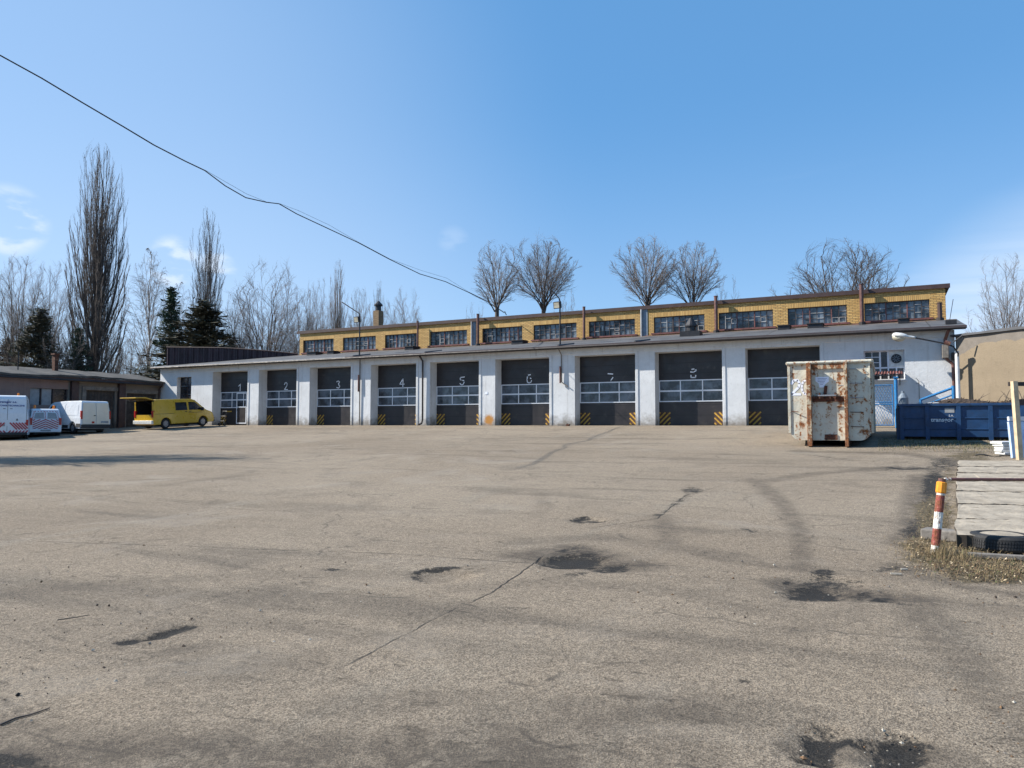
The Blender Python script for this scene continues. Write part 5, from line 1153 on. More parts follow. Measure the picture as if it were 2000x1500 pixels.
    for s in (-1, 1):
        q = MB(); q.obox((rx1(1.8)-.01, s*.16, 1.76), (.008, 0, 0), (0, .06, 0), (0, 0, .014), M['plastic']); q.build('door_handle', o)
        q = MB(); q.prism([(rx1(1.1)-.008, s*.45-.06, 1.10), (rx1(1.1)-.008, s*.45+.06, 1.10), (rx1(1.2)-.008, s*.45, 1.23)], (-.003, 0, 0), M['plastic']); q.build('warning_triangle', o)
        q = MB(); q.box((-.02, s*(W1/2-.005), .85), (.08, s*(W1/2-.12), 1.15), M['tail']); q.build('tail_light', o, bevel=.01)
        q = MB()
        for k in range(7):
            y0_, z0_ = s*(.12+k*.14), .98; y1_, z1_ = y0_+s*.34, .60
            if abs(y1_) > W1/2-.02: 
                t = (W1/2-.02-abs(y0_))/.34
                if t < .15: continue
                y1_ = y0_+s*.34*t; z1_ = z0_-.38*t
            A = Vector((-.010, y0_, z0_)); Bv = Vector((-.010, y1_, z1_)); dd = Bv-A; ln = dd.length; dd.normalize(); q.obox((A+Bv)/2, dd*(ln/2), Vector((.003, 0, 0)), Vector((1, 0, 0)).cross(dd)*.036, M['chev'])
        for k in range(6):
            y0_ = s*(.05+k*.16); A = Vector((-.010, y0_, .40)); Bv = Vector((-.010, y0_+s*.13, .54)); dd = Bv-A; ln = dd.length; dd.normalize(); q.obox((A+Bv)/2, dd*(ln/2), Vector((.003, 0, 0)), Vector((1, 0, 0)).cross(dd)*.036, M['chev'])
        q.build('chevron_marking', o)
    q = MB(); q.box((-.012, .1, .78), (-.004, .60, .90), M['curtain']); q.build('number_plate', o)
    q = MB(); q.box((-.12, -W1/2+.04, .28), (.1, W1/2-.04, .44), M['plastic']); q.build('rear_bumper', o, bevel=.03)
    q = MB(); q.tube([(.6, -.45, H1), (.6, -.45, H1+.03), (.6, -.45, H1+.12), (.6, -.45, H1+.14)], [.07, .06, .055, .03], M['orange'], 10); q.build('beacon', o)
vans()

# small hand cart standing at the wall near the first door
def cart():
    x = -22.7; y = -.75; o = empty('hand_trolley', (x, y, gz(x, y)), 0, 'small steel hand trolley leaning by the first pier', 'trolley')
    q = MB()
    for s in (-.2, .2): q.tube([(s, -.15, .12), (s, .15, 1.05)], .016, M['steel'], 6)
    for z in (.35, .7, 1.05): q.tube([(-.2, -.15+.3*(z-.12)/.93, z), (.2, -.15+.3*(z-.12)/.93, z)], .014, M['steel'], 6)
    q.build('frame', o); q = MB(); q.box((-.22, -.42, .03), (.22, -.14, .05), M['steel']); q.build('toe_plate', o)
    for s in (-.26, .26):
        q = MB(); q.tube([(s-.03, -.08, .12), (s+.03, -.08, .12)], .12, M['tyre'], 14); q.build('wheel', o)
cart()

# ------------------------------------------------------------------ right foreground: slabs, barrier, tyre, timber stand
def slabs():
    ysl = [898, 910, 922, 938, 957, 982, 1012, 1044]; rr = random.Random(6)
    names = ['seventh, farthest', 'sixth', 'fifth', 'fourth', 'third', 'second', 'first, nearest']
    for i in range(7):
        a, b = ysl[i], ysl[i+1]; h = .16
        p = [on_ground(1871-i*.5, a, h), on_ground(2075, a+1+i*.5, h), on_ground(2085, b+2+i*.9, h), on_ground(1870-i*.5, b, h)]
        gap = [.15, .15, .17, .18, .17, .13, .06][i]; v = (p[0]-p[3]).normalized(); p[0] -= v*gap; p[1] -= v*gap*rr.uniform(.6, 1.3)
        c = sum(p, Vector())/4; q = MB(); top = []; n = 26
        def edge(A, B_, k, jit):
            out = []
            for t in range(k): out.append(A.lerp(B_, t/k)+Vector((rr.uniform(-jit, jit), rr.uniform(-jit, jit), 0)))
            return out
        ring = edge(p[0], p[1], n, .022)+edge(p[1], p[2], 4, .01)+edge(p[2], p[3], n, .028)+edge(p[3], p[0], 4, .02)
        zz = [gz(r_.x, r_.y)+h+rr.uniform(-.004, .004) for r_ in ring]; ring = [Vector((r_.x-c.x, r_.y-c.y, z_-c.z)) for r_, z_ in zip(ring, zz)]
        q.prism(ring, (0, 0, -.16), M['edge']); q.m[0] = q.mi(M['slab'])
        o = q.build('concrete_slab', None, loc=c, bevel=.012); tag(o, '%s of the seven pale concrete slabs, counted from the black tyre' % names[i], 'concrete slab', 'concrete slabs laid side by side')
slabs()
def joint_shade():  # dark strips added in the slab joints to paint their shade
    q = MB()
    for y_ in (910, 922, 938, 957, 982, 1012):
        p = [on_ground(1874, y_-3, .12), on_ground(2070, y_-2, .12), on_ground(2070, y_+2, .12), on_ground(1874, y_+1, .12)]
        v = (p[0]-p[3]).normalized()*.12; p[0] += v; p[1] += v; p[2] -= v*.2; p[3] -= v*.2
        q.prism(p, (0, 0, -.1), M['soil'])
    o = q.build('joint_shade', None); tag(o, 'dark strips added as painted shade in the joints between the concrete slabs', 'soil', kind='stuff')
joint_shade()
def barrier():
    b = on_ground(1826, 1078); D_ = (b-CAM).length; 
    d = ray(1840, 936); k = (b-CAM).dot(Vector((-sh, ch, 0)))/d.dot(Vector((-sh, ch, 0))); t = CAM+d*k
    o = empty('barrier_post', tuple(b), 0, 'leaning red and white striped barrier post with yellow band, dry grass at its foot', 'barrier post'); v = t-b; r = .047
    cuts = [(-.05, .09, 'bolwhite'), (.09, .32, 'bolred'), (.32, .55, 'bolwhite'), (.55, .78, 'bolred'), (.78, .83, 'bolwhite')]
    q = MB()
    for a, c, m in cuts: q.tube([v*a, v*c], r, M[m], 14)
    q.tube([v*.955, v*1.01], r*.85, M['rust'], 12); q.build('post', o, smooth=False)
    q = MB(); q.tube([v*.81, v*.825, v*.955, v*.965], [r*1.1, r*1.22, r*1.22, r*1.0], M['bolyel'], 10); q.build('reflective_band', o)
    e1 = on_ground(2060, 1078); 
    q = MB(); f = Vector((-sh, ch, 0)); rt = Vector((ch, sh, 0)); 
    P0 = v+rt*.03; q.tube([P0, P0+rt*.07], .018, M['bolwhite'], 8); q.tube([P0+rt*.07, P0+rt*1.75+Vector((0, 0, -.01))], .018, M['rust'], 8); bar = q.build('barrier_bar', o, label='rusty horizontal pipe')
barrier()
def tyre():
    c = on_ground(1955, 1081); r = .34; wd = .20; q = MB(); n = 48; prof = []
    for k in range(12):
        a = math.pi*2*k/12; prof.append((r-.09+.09*math.cos(a)*(1 if math.cos(a) < 0 else 1), wd/2+wd/2*math.sin(a)*.98))
    prof = [(r*.60, .03), (r*.75, 0), (r*.93, .01), (r, .04), (r, wd-.04), (r*.93, wd-.01), (r*.75, wd), (r*.60, wd-.03), (r*.57, wd*.5)]
    v = []; f = []; k = len(prof)
    for a in range(n):
        cc, s = math.cos(2*math.pi*a/n), math.sin(2*math.pi*a/n)
        for (rr, z) in prof: v.append((rr*cc, rr*s, z))
    for a in range(n):
        b = (a+1) % n
        for i in range(k): f.append((a*k+i, b*k+i, b*k+(i+1) % k, a*k+(i+1) % k))
    q.add(v, f, M['tyre'])
    o = empty('tyre', (c.x+.05, c.y+.36, gz(c.x, c.y+.3)-.02), 0, 'black car tyre lying flat in front of the concrete slabs', 'tyre'); q.build('carcass', o)
    q = MB()
    for a in range(72):
        an = 2*math.pi*a/72
        for zz in (.045, .08, .115):
            an2 = an+(zz*.35); cc, s = math.cos(an2), math.sin(an2); q.obox((r*cc, r*s, zz+.012), (.006*cc, .006*s, 0), (-.010*s, .010*cc, 0), (0, 0, .012), M['plastic'])
    q.build('tread', o)
    q = MB(); a = on_ground(1890, 1087); b = on_ground(2050, 1096); dd = (b-a); q.obox((0, 0, .02), (dd.x/2, dd.y/2, dd.z/2), Vector((-dd.y, dd.x, 0)).normalized()*.035, (0, 0, .028), M['oldconc']); k = q.build('kerb_board', None, loc=(a+b)/2, bevel=.01); tag(k, 'weathered grey board lying in the dry grass below the tyre', 'board')
    q = MB(); a = on_ground(1842, 1052); q.obox((0, 0, .05), (.22, -.05, 0), (.04, .12, 0), (0, 0, .07), M['oldconc']); k = q.build('kerb_stone', None, loc=a, bevel=.02); tag(k, 'grey broken kerb stone behind the striped barrier post', 'stone')
tyre()
def veg():
    rr = random.Random(21); q = MB(); lq = MB()
    def inside(px, py):
        return None
    def blade(p, h, m, lean):
        a = rr.uniform(0, 6.28); wv = Vector((math.cos(a), math.sin(a), 0))*rr.uniform(.0015, .003); ln = Vector((math.cos(a+1.3), math.sin(a+1.3), 0))*lean; m1 = p+ln*.4+Vector((0, 0, h*.6)); t = p+ln+Vector((0, 0, h*rr.uniform(.5, 1)))
        q.face([p-wv, p+wv, m1+wv*.7, m1-wv*.7], m); q.face([m1-wv*.7, m1+wv*.7, t], m)
    zones = [(1835, 1082, 55, 22, 900, .07), (1900, 1104, 90, 20, 1300, .055), (1985, 1120, 70, 18, 800, .055), (1838, 1020, 18, 45, 500, .05), (1850, 950, 12, 50, 350, .05), (1800, 1066, 46, 16, 600, .04), (1812, 1015, 22, 34, 420, .04), (1830, 955, 14, 40, 260, .04), (1838, 1085, 14, 6, 320, .15), (1880, 1092, 26, 8, 200, .15)]
    for (cx, cy, rx_, ry_, n, h) in zones:
        for k in range(n):
            px = rr.gauss(cx, rx_*.6); py = rr.gauss(cy, ry_*.6)
            if py > 1138: continue
            if px > 1866 and py < 1050: continue
            p = on_ground(px, py); blade(p, h*rr.uniform(.3, 1.1), M['grass'] if rr.random() < .86 else M['ggrass'], rr.uniform(.01, h))
    for k in range(2600):      # matted straw lying over the soil
        cx, cy, rx_, ry_ = rr.choice(((1850, 1094, 66, 24), (1945, 1114, 90, 22), (1825, 1025, 26, 44), (1800, 1068, 46, 16)))
        px, py = rr.gauss(cx, rx_*.6), rr.gauss(cy, ry_*.6)
        if py > 1144 or (px > 1866 and py < 1052): continue
        p = on_ground(px, py); a = rr.uniform(0, 6.28); ln = rr.uniform(.03, .13); d = Vector((math.cos(a), math.sin(a), rr.uniform(-.05, .25)))*ln; sd = Vector((-math.sin(a), math.cos(a), 0))*rr.uniform(.0012, .0028); p.z += rr.uniform(.006, .03)
        q.face([p-sd, p+sd, p+d+sd*.4, p+d-sd*.4], M['grass'] if rr.random() < .8 else M['leaf'])
    o = q.build('grass', None); tag(o, 'dry yellow and green grass around the barrier post', 'grass', kind='stuff')
    for (cx, cy, rx_, ry_, n) in ((1850, 1096, 70, 28, 1100), (1950, 1118, 90, 24, 1300), (1825, 1010, 26, 50, 350), (1790, 1062, 34, 12, 160), (1835, 930, 30, 30, 120), (1915, 891, 45, 4, 420)):
        for k in range(n):
            px = rr.gauss(cx, rx_*.6); py = rr.gauss(cy, ry_*.6)
            if px > 1866 and 896 < py < 1050: continue
            if py > 1142: continue
            p = on_ground(px, py); s = rr.uniform(.005, .016); p.z += rr.uniform(.004, .03); a = rr.uniform(0, 6.28)
            t1 = Vector((math.cos(a), math.sin(a), rr.uniform(-.6, .6)))*s; t2 = Vector((-math.sin(a), math.cos(a), rr.uniform(-.6, .6)))*s*.6
            lq.face([p-t1, p-t2, p+t1, p+t2], rr.choice([M['leaf'], M['leaf'], M['soil'], M['grass'], M['leaf'], M['ggrass'], M['soil'], M['wood']]))
    o = lq.build('leaf_litter', None); tag(o, 'dead leaves scattered between the grass and beside the slabs', 'leaves', kind='stuff')
    # weeds below the blue container
    q = MB()
    for k in range(5200):
        px = rr.uniform(1715, 2060); py = rr.gauss(866 if px < 1880 else 872, 7)
        if py < 857 or py > 888: continue
        p = on_ground(px, py); h = rr.uniform(.02, .09); a = rr.uniform(0, 6.28); wv = Vector((math.cos(a), math.sin(a), 0))*.006
        q.face([p-wv, p+wv, p+Vector((rr.uniform(-.04, .04), rr.uniform(-.04, .04), h))], M['ggrass'] if rr.random() < .6 else M['grass'])
    o = q.build('weeds', None); tag(o, 'low green weeds on the ground in front of the blue container', 'weeds', kind='stuff')
    # grit and small stones
    q = MB()
    for k in range(2600):
        px = rr.uniform(0, 2000); py = 880+620*rr.random()**1.1; p = on_ground(px, py); s = rr.uniform(.003, .009) if rr.random() < .93 else rr.uniform(.010, .018); p.z += s*.3
        t = [Vector((rr.uniform(.6, 1.2)*s, 0, 0)), Vector((0, rr.uniform(.6, 1.2)*s, 0)), Vector((0, 0, rr.uniform(.5, .9)*s))]
        q.add([p+t[0], p+t[1], p-t[0], p-t[1], p+t[2], p-t[2]], [(0, 1, 4), (1, 2, 4), (2, 3, 4), (3, 0, 4), (1, 0, 5), (2, 1, 5), (3, 2, 5), (0, 3, 5)], rr.choice([M['oldconc'], M['concrete'], M['leaf'], M['soil'], M['soil'], M['leaf']]))
    o = q.build('grit', None); tag(o, 'scattered grit and crumbs on the worn asphalt', 'grit', kind='stuff')
    # twigs lying around
    def stick(pts, r, label):
        P = [on_ground(*p)+Vector((0, 0, r+.004)) for p in pts]; q = MB(); q.tube([p-P[0] for p in P], [r*(1-.15*i) for i in range(len(P))], M['bark'], 6); o = q.build('twig', None, loc=P[0]); tag(o, label, 'twig')
    stick([(0, 1419), (30, 1406), (60, 1399), (97, 1386)], .006, 'dark twig lying at the lower left picture edge')
    stick([(112, 1213), (140, 1209), (175, 1203)], .005, 'thin twig on the asphalt left of the long pothole')
    stick([(304, 1500), (310, 1478), (308, 1455)], .004, 'short upright-looking straw at the bottom picture edge')
    # chips near the barrier post
    for i, (px, py, s) in enumerate(((1750, 1122, .05), (1766, 1113, .03), (1812, 1034, .04))):
        p = on_ground(px, py); q = MB(); q.obox((0, 0, .008), (s, .01, 0), (-.004, .012, 0), (0, 0, .006), M['concrete']); o = q.build('chip', None, loc=p); tag(o, ['largest pale chip on the asphalt left of the grass', 'small pale chip just above the largest chip', 'pale chip between post and slab edge'][i], 'chip')
    # stone at foot of a pier
    p = on_y(1100, 830, -.3); q = MB(); q.obox((0, 0, .06), (.28, 0, .01), (0, .12, 0), (0, 0, .07), M['oldconc']); q.obox((.33, -.05, .04), (.10, 0, 0), (0, .08, 0), (.02, 0, .06), M['darkrust']); o = q.build('stone', None, loc=(p.x, -.35, gz(p.x, -.35)), bevel=.02); tag(o, 'flat grey stone at the foot of the pier between doors six and seven', 'stone')
veg()
def stand():
    b = on_ground(1992, 899); f = Vector((-sh, ch, 0)); rt = Vector((ch, sh, 0)); k = (b-CAM).dot(f); mpp = k/F
    o = empty('timber_stand', tuple(b), HEAD, 'pale timber post carrying a dark crossbar at the right picture edge', 'timber stand'); H_ = 154*mpp; w_ = 4.5*mpp
    q = MB(); q.add([(-w_, -w_, -.05), (w_, -w_, -.05), (w_, w_, -.05), (-w_, w_, -.05), (-w_-6*mpp, -w_, H_), (w_-6*mpp, -w_, H_), (w_-6*mpp, w_, H_), (-w_-6*mpp, w_, H_)], [(3,2,1,0),(4,5,6,7),(0,1,5,4),(1,2,6,5),(2,3,7,6),(3,0,4,7)], M['wood']); q.build('post', o)
    q = MB(); z = (899-750)*mpp; q.box((-12*mpp, w_+.002, z-4*mpp), (1.6, w_+.06, z+4*mpp), M['gutter']); q.build('crossbar', o)
    q = MB(); z = (899-786)*mpp; q.box((0, w_+.002, z-6*mpp), (1.6, w_+.05, z+6*mpp), M['trim']); q.build('lower_bar', o)
    q = MB(); q.box((1.45, -w_, -.05), (1.53, w_, H_), M['wood']); q.build('post', o)
    q = MB(); q.box((0, 0, 0), (1.0, .08, 72*mpp), M['bluepanel']); q.box((.0, -.02, 74*mpp), (1.0, .06, 82*mpp), M['frame'])
    pn = q.build('leaning_panel', None, loc=b+rt*(4*mpp)+f*.35+Vector((0, 0, .05))); pn.rotation_euler = (R(-6), 0, HEAD); tag(pn, 'pale blue panel leaning behind the timber stand', 'panel')
    # stack of white profiles
    rr = random.Random(3); zc = 0
    for i in range(5):
        wd = rr.uniform(28, 36)*mpp; a = on_ground(1972, 890); P = a+f*(.1+.03*i); q = MB(); h = 5.5*mpp; q.box((-wd/2, -.25, 0), (wd/2+.5, .25, h*.75), M['lampwhite']); q.box((-wd/2+.03, -.21, h*.75+.001), (wd/2+.45, .21, h*.9), M['paper'])
        ob = q.build('white_frame', None, loc=(P.x, P.y, P.z+.03+i*h+.002), bevel=.01); ob.rotation_euler = (0, R(rr.uniform(-2, 2)), HEAD+R(rr.uniform(-14, 10)))
        tag(ob, ['lowest', 'second lowest', 'middle', 'second highest', 'topmost'][i]+' of the stacked white frames beside the timber post', 'frame', 'stacked white frames')
    q = MB(); a = on_ground(1905, 891); b2 = on_ground(1975, 893); pts = []
    for k_ in range(9):
        t = k_/8; p = a.lerp(b2, t); p.z += .03+.03*math.sin(t*9); pts.append(p-a)
    q.tube(pts, .02, M['cable'], 6); ho = q.build('hose', None, loc=a); tag(ho, 'black hose lying behind the far concrete slab', 'hose')
stand()

# ------------------------------------------------------------------ overhead cable
def cable():
    end = on_y(985, 611, YU-.1); pts_px = [(-60, 82), (0, 108), (80, 152), (160, 200), (240, 247), (300, 283), (360, 314), (400, 333), (440, 363), (480, 386), (520, 395), (545, 398), (580, 418), (640, 446), (700, 474), (760, 506), (820, 535), (870, 550), (915, 571), (950, 588), (985, 611)]
    D1 = (end-CAM).dot(Vector((-sh, ch, 0))); o = empty('overhead_cable', tuple(end), 0, 'black twisted overhead cable sagging across the sky to the upper roof', 'cable'); P = []; Q = []
    def dep(px):   # straight run in plan between a near point and the roof
        u = (px-1000)/F; ue = (985-1000)/F; A = (-.80*21, 21.0); Bp = (ue*D1, D1); # camera plane x, depth
        # intersect line A-B with x = u*depth
        dx, dd = Bp[0]-A[0], Bp[1]-A[1]; t = (u*A[1]-A[0])/(dx-u*dd); return A[1]+dd*t
    for px, py in pts_px:
        d = dep(px); P.append(at_depth(px, py, d)-end); Q.append(at_depth(px+2, py-(7 if 400 < px < 520 or 800 < px < 900 or 560 < px < 660 else 0), d)-end)
    q = MB(); q.tube(P, .021, M['cable'], 6); q.build('conductor', o); q = MB(); q.tube(Q, .0065, M['cable'], 5); q.build('support_wire', o)
    q = MB(); q.tube([(0, .3, -.1), (0, .05, .1)], .03, M['steel'], 6); q.build('insulator', o)
cable()

# ------------------------------------------------------------------ trees
def tubes_mesh(name, groups, mat, sides=3):
    V, Fs, base = [], [], 0
    for n, items in groups.items():
        P = np.array([i[0] for i in items], dtype=np.float32); Rr = np.array([i[1] for i in items], dtype=np.float32)
        T = np.empty_like(P); T[:, 1:-1] = P[:, 2:]-P[:, :-2]; T[:, 0] = P[:, 1]-P[:, 0]; T[:, -1] = P[:, -1]-P[:, -2]
        T /= np.linalg.norm(T, axis=2, keepdims=True)+1e-9
        ref = np.where(np.abs(T[:, :, 2:3]) > .92, np.array([1, 0, 0.]), np.array([0, 0, 1.])); A = np.cross(T, ref); A /= np.linalg.norm(A, axis=2, keepdims=True)+1e-9; Bv = np.cross(T, A)
        ring = []
        for k in range(sides):
            a = 2*math.pi*k/sides; ring.append(P+(A*math.cos(a)+Bv*math.sin(a))*Rr[:, :, None])
        W = np.stack(ring, 2); N_ = len(items); V.append(W.reshape(-1, 3))
        idx = base+np.arange(N_*n*sides).reshape(N_, n, sides)
        for k in range(sides):
            k2 = (k+1) % sides; Fs.append(np.stack([idx[:, :-1, k], idx[:, :-1, k2], idx[:, 1:, k2], idx[:, 1:, k]], -1).reshape(-1, 4))
        base += N_*n*sides
    V = np.concatenate(V); Fq = np.concatenate(Fs); me = bpy.data.meshes.new(name)
    me.vertices.add(len(V)); me.vertices.foreach_set('co', V.ravel().astype(np.float32)); me.loops.add(Fq.size); me.loops.foreach_set('vertex_index', Fq.ravel().astype(np.int32))
    me.polygons.add(len(Fq)); me.polygons.foreach_set('loop_start', np.arange(0, Fq.size, 4, dtype=np.int32)); me.polygons.foreach_set('use_smooth', np.ones(len(Fq), dtype=bool)); me.update(calc_edges=True)
    me.materials.append(mat); return me
def unit(v):
    l = math.sqrt(v[0]**2+v[1]**2+v[2]**2)+1e-9; return (v[0]/l, v[1]/l, v[2]/l)
def grow_tree(name, seed, H, Rw, env, kind, n, m1, m2, rad=1.0, droop=0.0):
    """bare tree grown limb by limb towards points on its crown's outline; env: [(height fraction, radius fraction)]"""
    rg = random.Random(seed); zs = [e[0]*H for e in env]; rs_ = [e[1]*Rw for e in env]
    wob = [(rg.uniform(.06, .16), rg.randint(2, 5), rg.uniform(0, 6.28), rg.uniform(.3, .9)) for _ in range(3)]
    def R_(z, az):
        b = float(np.interp(z, zs, rs_)); return b*(1+sum(a*math.sin(k*az+p+z*f) for a, k, p, f in wob))
    def clamp(P, slack=1.0):
        z = min(max(P.z, zs[0]*.9), H*rg.uniform(.97, 1.0)); az = math.atan2(P.y, P.x); r = math.hypot(P.x, P.y); lim = R_(z, az)*slack
        if r > lim: P = Vector((P.x*lim/r, P.y*lim/r, z))
        else: P = Vector((P.x, P.y, z))
        return P
    G = [{}, {}, {}, {}, {}]
    def put(lv, pts, rr): G[lv].setdefault(len(pts), []).append(([tuple(p) for p in pts], rr))
    def bez(A, C, B, k, jit):
        out = []
        for i in range(k+1):
            t = i/k; P = A*(1-t)**2+C*2*t*(1-t)+B*t*t
            if 0 < i: P = P+Vector((rg.gauss(0, jit), rg.gauss(0, jit), rg.gauss(0, jit*.6)))
            out.append(P)
        return out
    ga = 2.399963; up = Vector((0, 0, 1)); limbs = []
    lean = Vector((rg.uniform(-.25, .25), rg.uniform(-.25, .25), 0))
    if kind == 'pollard':
        fk = zs[0]+.25; T = [lean*(z/H) + up*z for z in (0, fk*.35, fk*.7, fk)]; put(0, T, [.24, .20, .17, .19]); ax = lambda z: lean*(z/H)+up*z
    else:
        top = H*(.93 if kind != 'spread' else .70); k = 10; T = [lean*math.sin(i*.5)*.8+up*(top*i/k)+Vector((rg.gauss(0, .04), rg.gauss(0, .04), 0))*i*.4 for i in range(k+1)]
        r0 = .012*H*rad; put(0, T, [max(.02, r0*(1-.93*i/k)) for i in range(k+1)])
        ax = lambda z: T[min(k, int(z/top*k))].lerp(T[min(k, int(z/top*k)+1)], (z/top*k) % 1) if z < top else T[-1]
    for i in range(n[0]):
        az = i*ga+rg.uniform(-.4, .4)
        if kind == 'pollard':
            u = (i+.5)/n[0]; th = math.acos(1-1.05*u**1.0) if u < .95 else 1.6; zc = (zs[0]+H)/2; rv = (H-zs[0])/2
            ze = min(H*.99, zs[0]+.15+(H-zs[0])*(.5+.5*math.cos(th*1.18))); E = Vector((math.cos(az)*R_(ze, az), math.sin(az)*R_(ze, az), ze))*1.0; A = T[-1]+Vector((rg.gauss(0, .08), rg.gauss(0, .08), rg.uniform(-.5, .05)))
            C = A.lerp(E, .45)+up*(.10*(E-A).length*rg.uniform(-.2, 1.2)); r1 = .055*rg.uniform(.7, 1.25)
        elif kind == 'spread':
            u = (i+.5)/n[0]; ze = zs[0]+(H-zs[0])*(u**.75)*rg.uniform(.9, 1.0); q = rg.uniform(.55, 1) if u > .6 else rg.uniform(.8, 1); E = Vector((math.cos(az)*R_(ze, az)*q, math.sin(az)*R_(ze, az)*q, ze)); zs_ = max(H*.12, min(H*.60, ze*rg.uniform(.32, .52)-H*.03)); A = ax(zs_)
            C = A.lerp(E, .42)+up*(.06*(E-A).length)+Vector((E.x-A.x, E.y-A.y, 0))*.10; r1 = .0062*H*rad*rg.uniform(.6, 1.2)*(1.25-.5*u)
        elif kind == 'birch':
            u = (i+.5)/n[0]; ze = zs[0]+(H-zs[0])*u; E = Vector((math.cos(az)*R_(ze, az), math.sin(az)*R_(ze, az), ze)); A = ax(max(H*.2, ze-R_(ze, az)*rg.uniform(.7, 1.4))); C = A.lerp(E, .5)+up*.5; r1 = .0026*H*rad
        else:   # columnar
            u = (i+.5)/n[0]; ze = zs[0]+(H-zs[0])*(.10+.90*u); ze = min(H, ze*rg.uniform(.97, 1.02)); q = rg.choice([1, 1, .95, .7, .45]); rr_ = R_(ze, az)*q; E = Vector((math.cos(az)*rr_, math.sin(az)*rr_, ze)); rise = H*rg.uniform(.20, .36)*(1.0 if ze > H*.4 else .8); zst = max(H*.03, ze-rise); A = ax(zst)
            C = Vector((E.x*.78, E.y*.78, A.z+(E.z-A.z)*.30)); r1 = .0030*H*rad*rg.uniform(.6, 1.4)*(1.3-.7*u)
        k = 7; L1 = (E-A).length; P = bez(A, C, E, k, L1*.010); put(1, P, [r1*(1-.82*j/k) for j in range(k+1)]); limbs.append((P, r1, L1))
    def sub(lv, P, r, Lp, cnt, t0, dirmix, ln, rr, k, slack):
        outs = []
        for j in range(cnt):
            t = t0+(1-t0)*(j+rg.random())/cnt; f = t*(len(P)-1); a = min(int(f), len(P)-2); S = P[a].lerp(P[a+1], f-a); tg = (P[a+1]-P[a]).normalized(); out = Vector((S.x, S.y, 0)); out = out.normalized() if out.length > .05 else Vector((rg.gauss(0, 1), rg.gauss(0, 1), 0)).normalized()
            rnd_ = Vector((rg.gauss(0, 1), rg.gauss(0, 1), rg.gauss(0, .7))).normalized()
            d = (tg*dirmix[0]+rnd_*dirmix[1]+out*dirmix[2]+up*dirmix[3]).normalized(); l = ln(t, Lp)*rg.uniform(.6, 1.25); E = clamp(S+d*l, slack*rg.uniform(1.0, 1.16)); E = S+(d*.55+(E-S).normalized()*.45)*(E-S).length if (E-S).length > .03 else E; C = S.lerp(E, .5)+(tg-d)*l*.12+up*(-dirmix[3]*.10*l)
            if (E-S).length < .03: continue
            if droop and lv >= 2: E = E-up*droop*l
            Q = bez(S, C, E, k, l*.02); put(lv, Q, [rr*(1-.6*i/k) for i in range(k+1)]); outs.append((Q, rr, (E-S).length))
        return outs
    dm = {'pollard': (1.0, .62, .15, .08), 'spread': (1.0, .70, .12, .12), 'birch': (.9, .6, .1, .0), 'column': (1.0, .30, .12, .55)}[kind]
    fr = {'pollard': .46, 'spread': .42, 'birch': .45, 'column': .30}[kind]
    for (P, r1, L1) in limbs:
        for (Q, r2, L2) in sub(2, P, r1, L1, n[1], .12, dm, lambda t, L: L*fr*(1.15-.75*t), max(.010, r1*.36)*.85, 4, 1.02):
            for (W, r3, L3) in sub(3, Q, r2, L2, n[2], .15, (dm[0], dm[1]*1.15, dm[2], dm[3]), lambda t, L: L*.46*(1.1-.5*t), .0078*rad**.5, 3, 1.05):
                sub(4, W, r3, L3, n[3], .2, (dm[0], dm[1]*1.3, dm[2], dm[3]), lambda t, L: L*.55, .0054*rad**.5, 2, 1.08)
    def merge(gs):
        out = {}
        for g in gs:
            for k_, v_ in g.items(): out.setdefault(k_, []).extend(v_)
        return out
    return tubes_mesh(name+'_trunk', merge(G[:2]), m1, 6), tubes_mesh(name+'_crown', merge(G[2:]), m2, 3), H, Rw
EW = [(.35, .5), (.50, .9), (.62, 1.0), (.76, .86), (.88, .62), (.96, .36), (1, .1)]
EP = [(.63, .22), (.67, .62), (.73, .88), (.80, 1.0), (.87, .97), (.93, .78), (.975, .48), (1, .12)]
ES = [(.14, .5), (.25, .82), (.42, 1.0), (.60, .98), (.76, .84), (.88, .60), (.96, .34), (1, .1)]
EC = [(.03, .30), (.12, .72), (.25, .95), (.36, 1.0), (.50, .93), (.65, .82), (.78, .76), (.88, .62), (.95, .42), (1, .10)]
EB = [(.2, .45), (.35, .9), (.55, 1.0), (.75, .72), (.9, .42), (1, .08)]
EH = [(.05, .3), (.3, .8), (.6, 1.0), (.85, .8), (1, .3)]
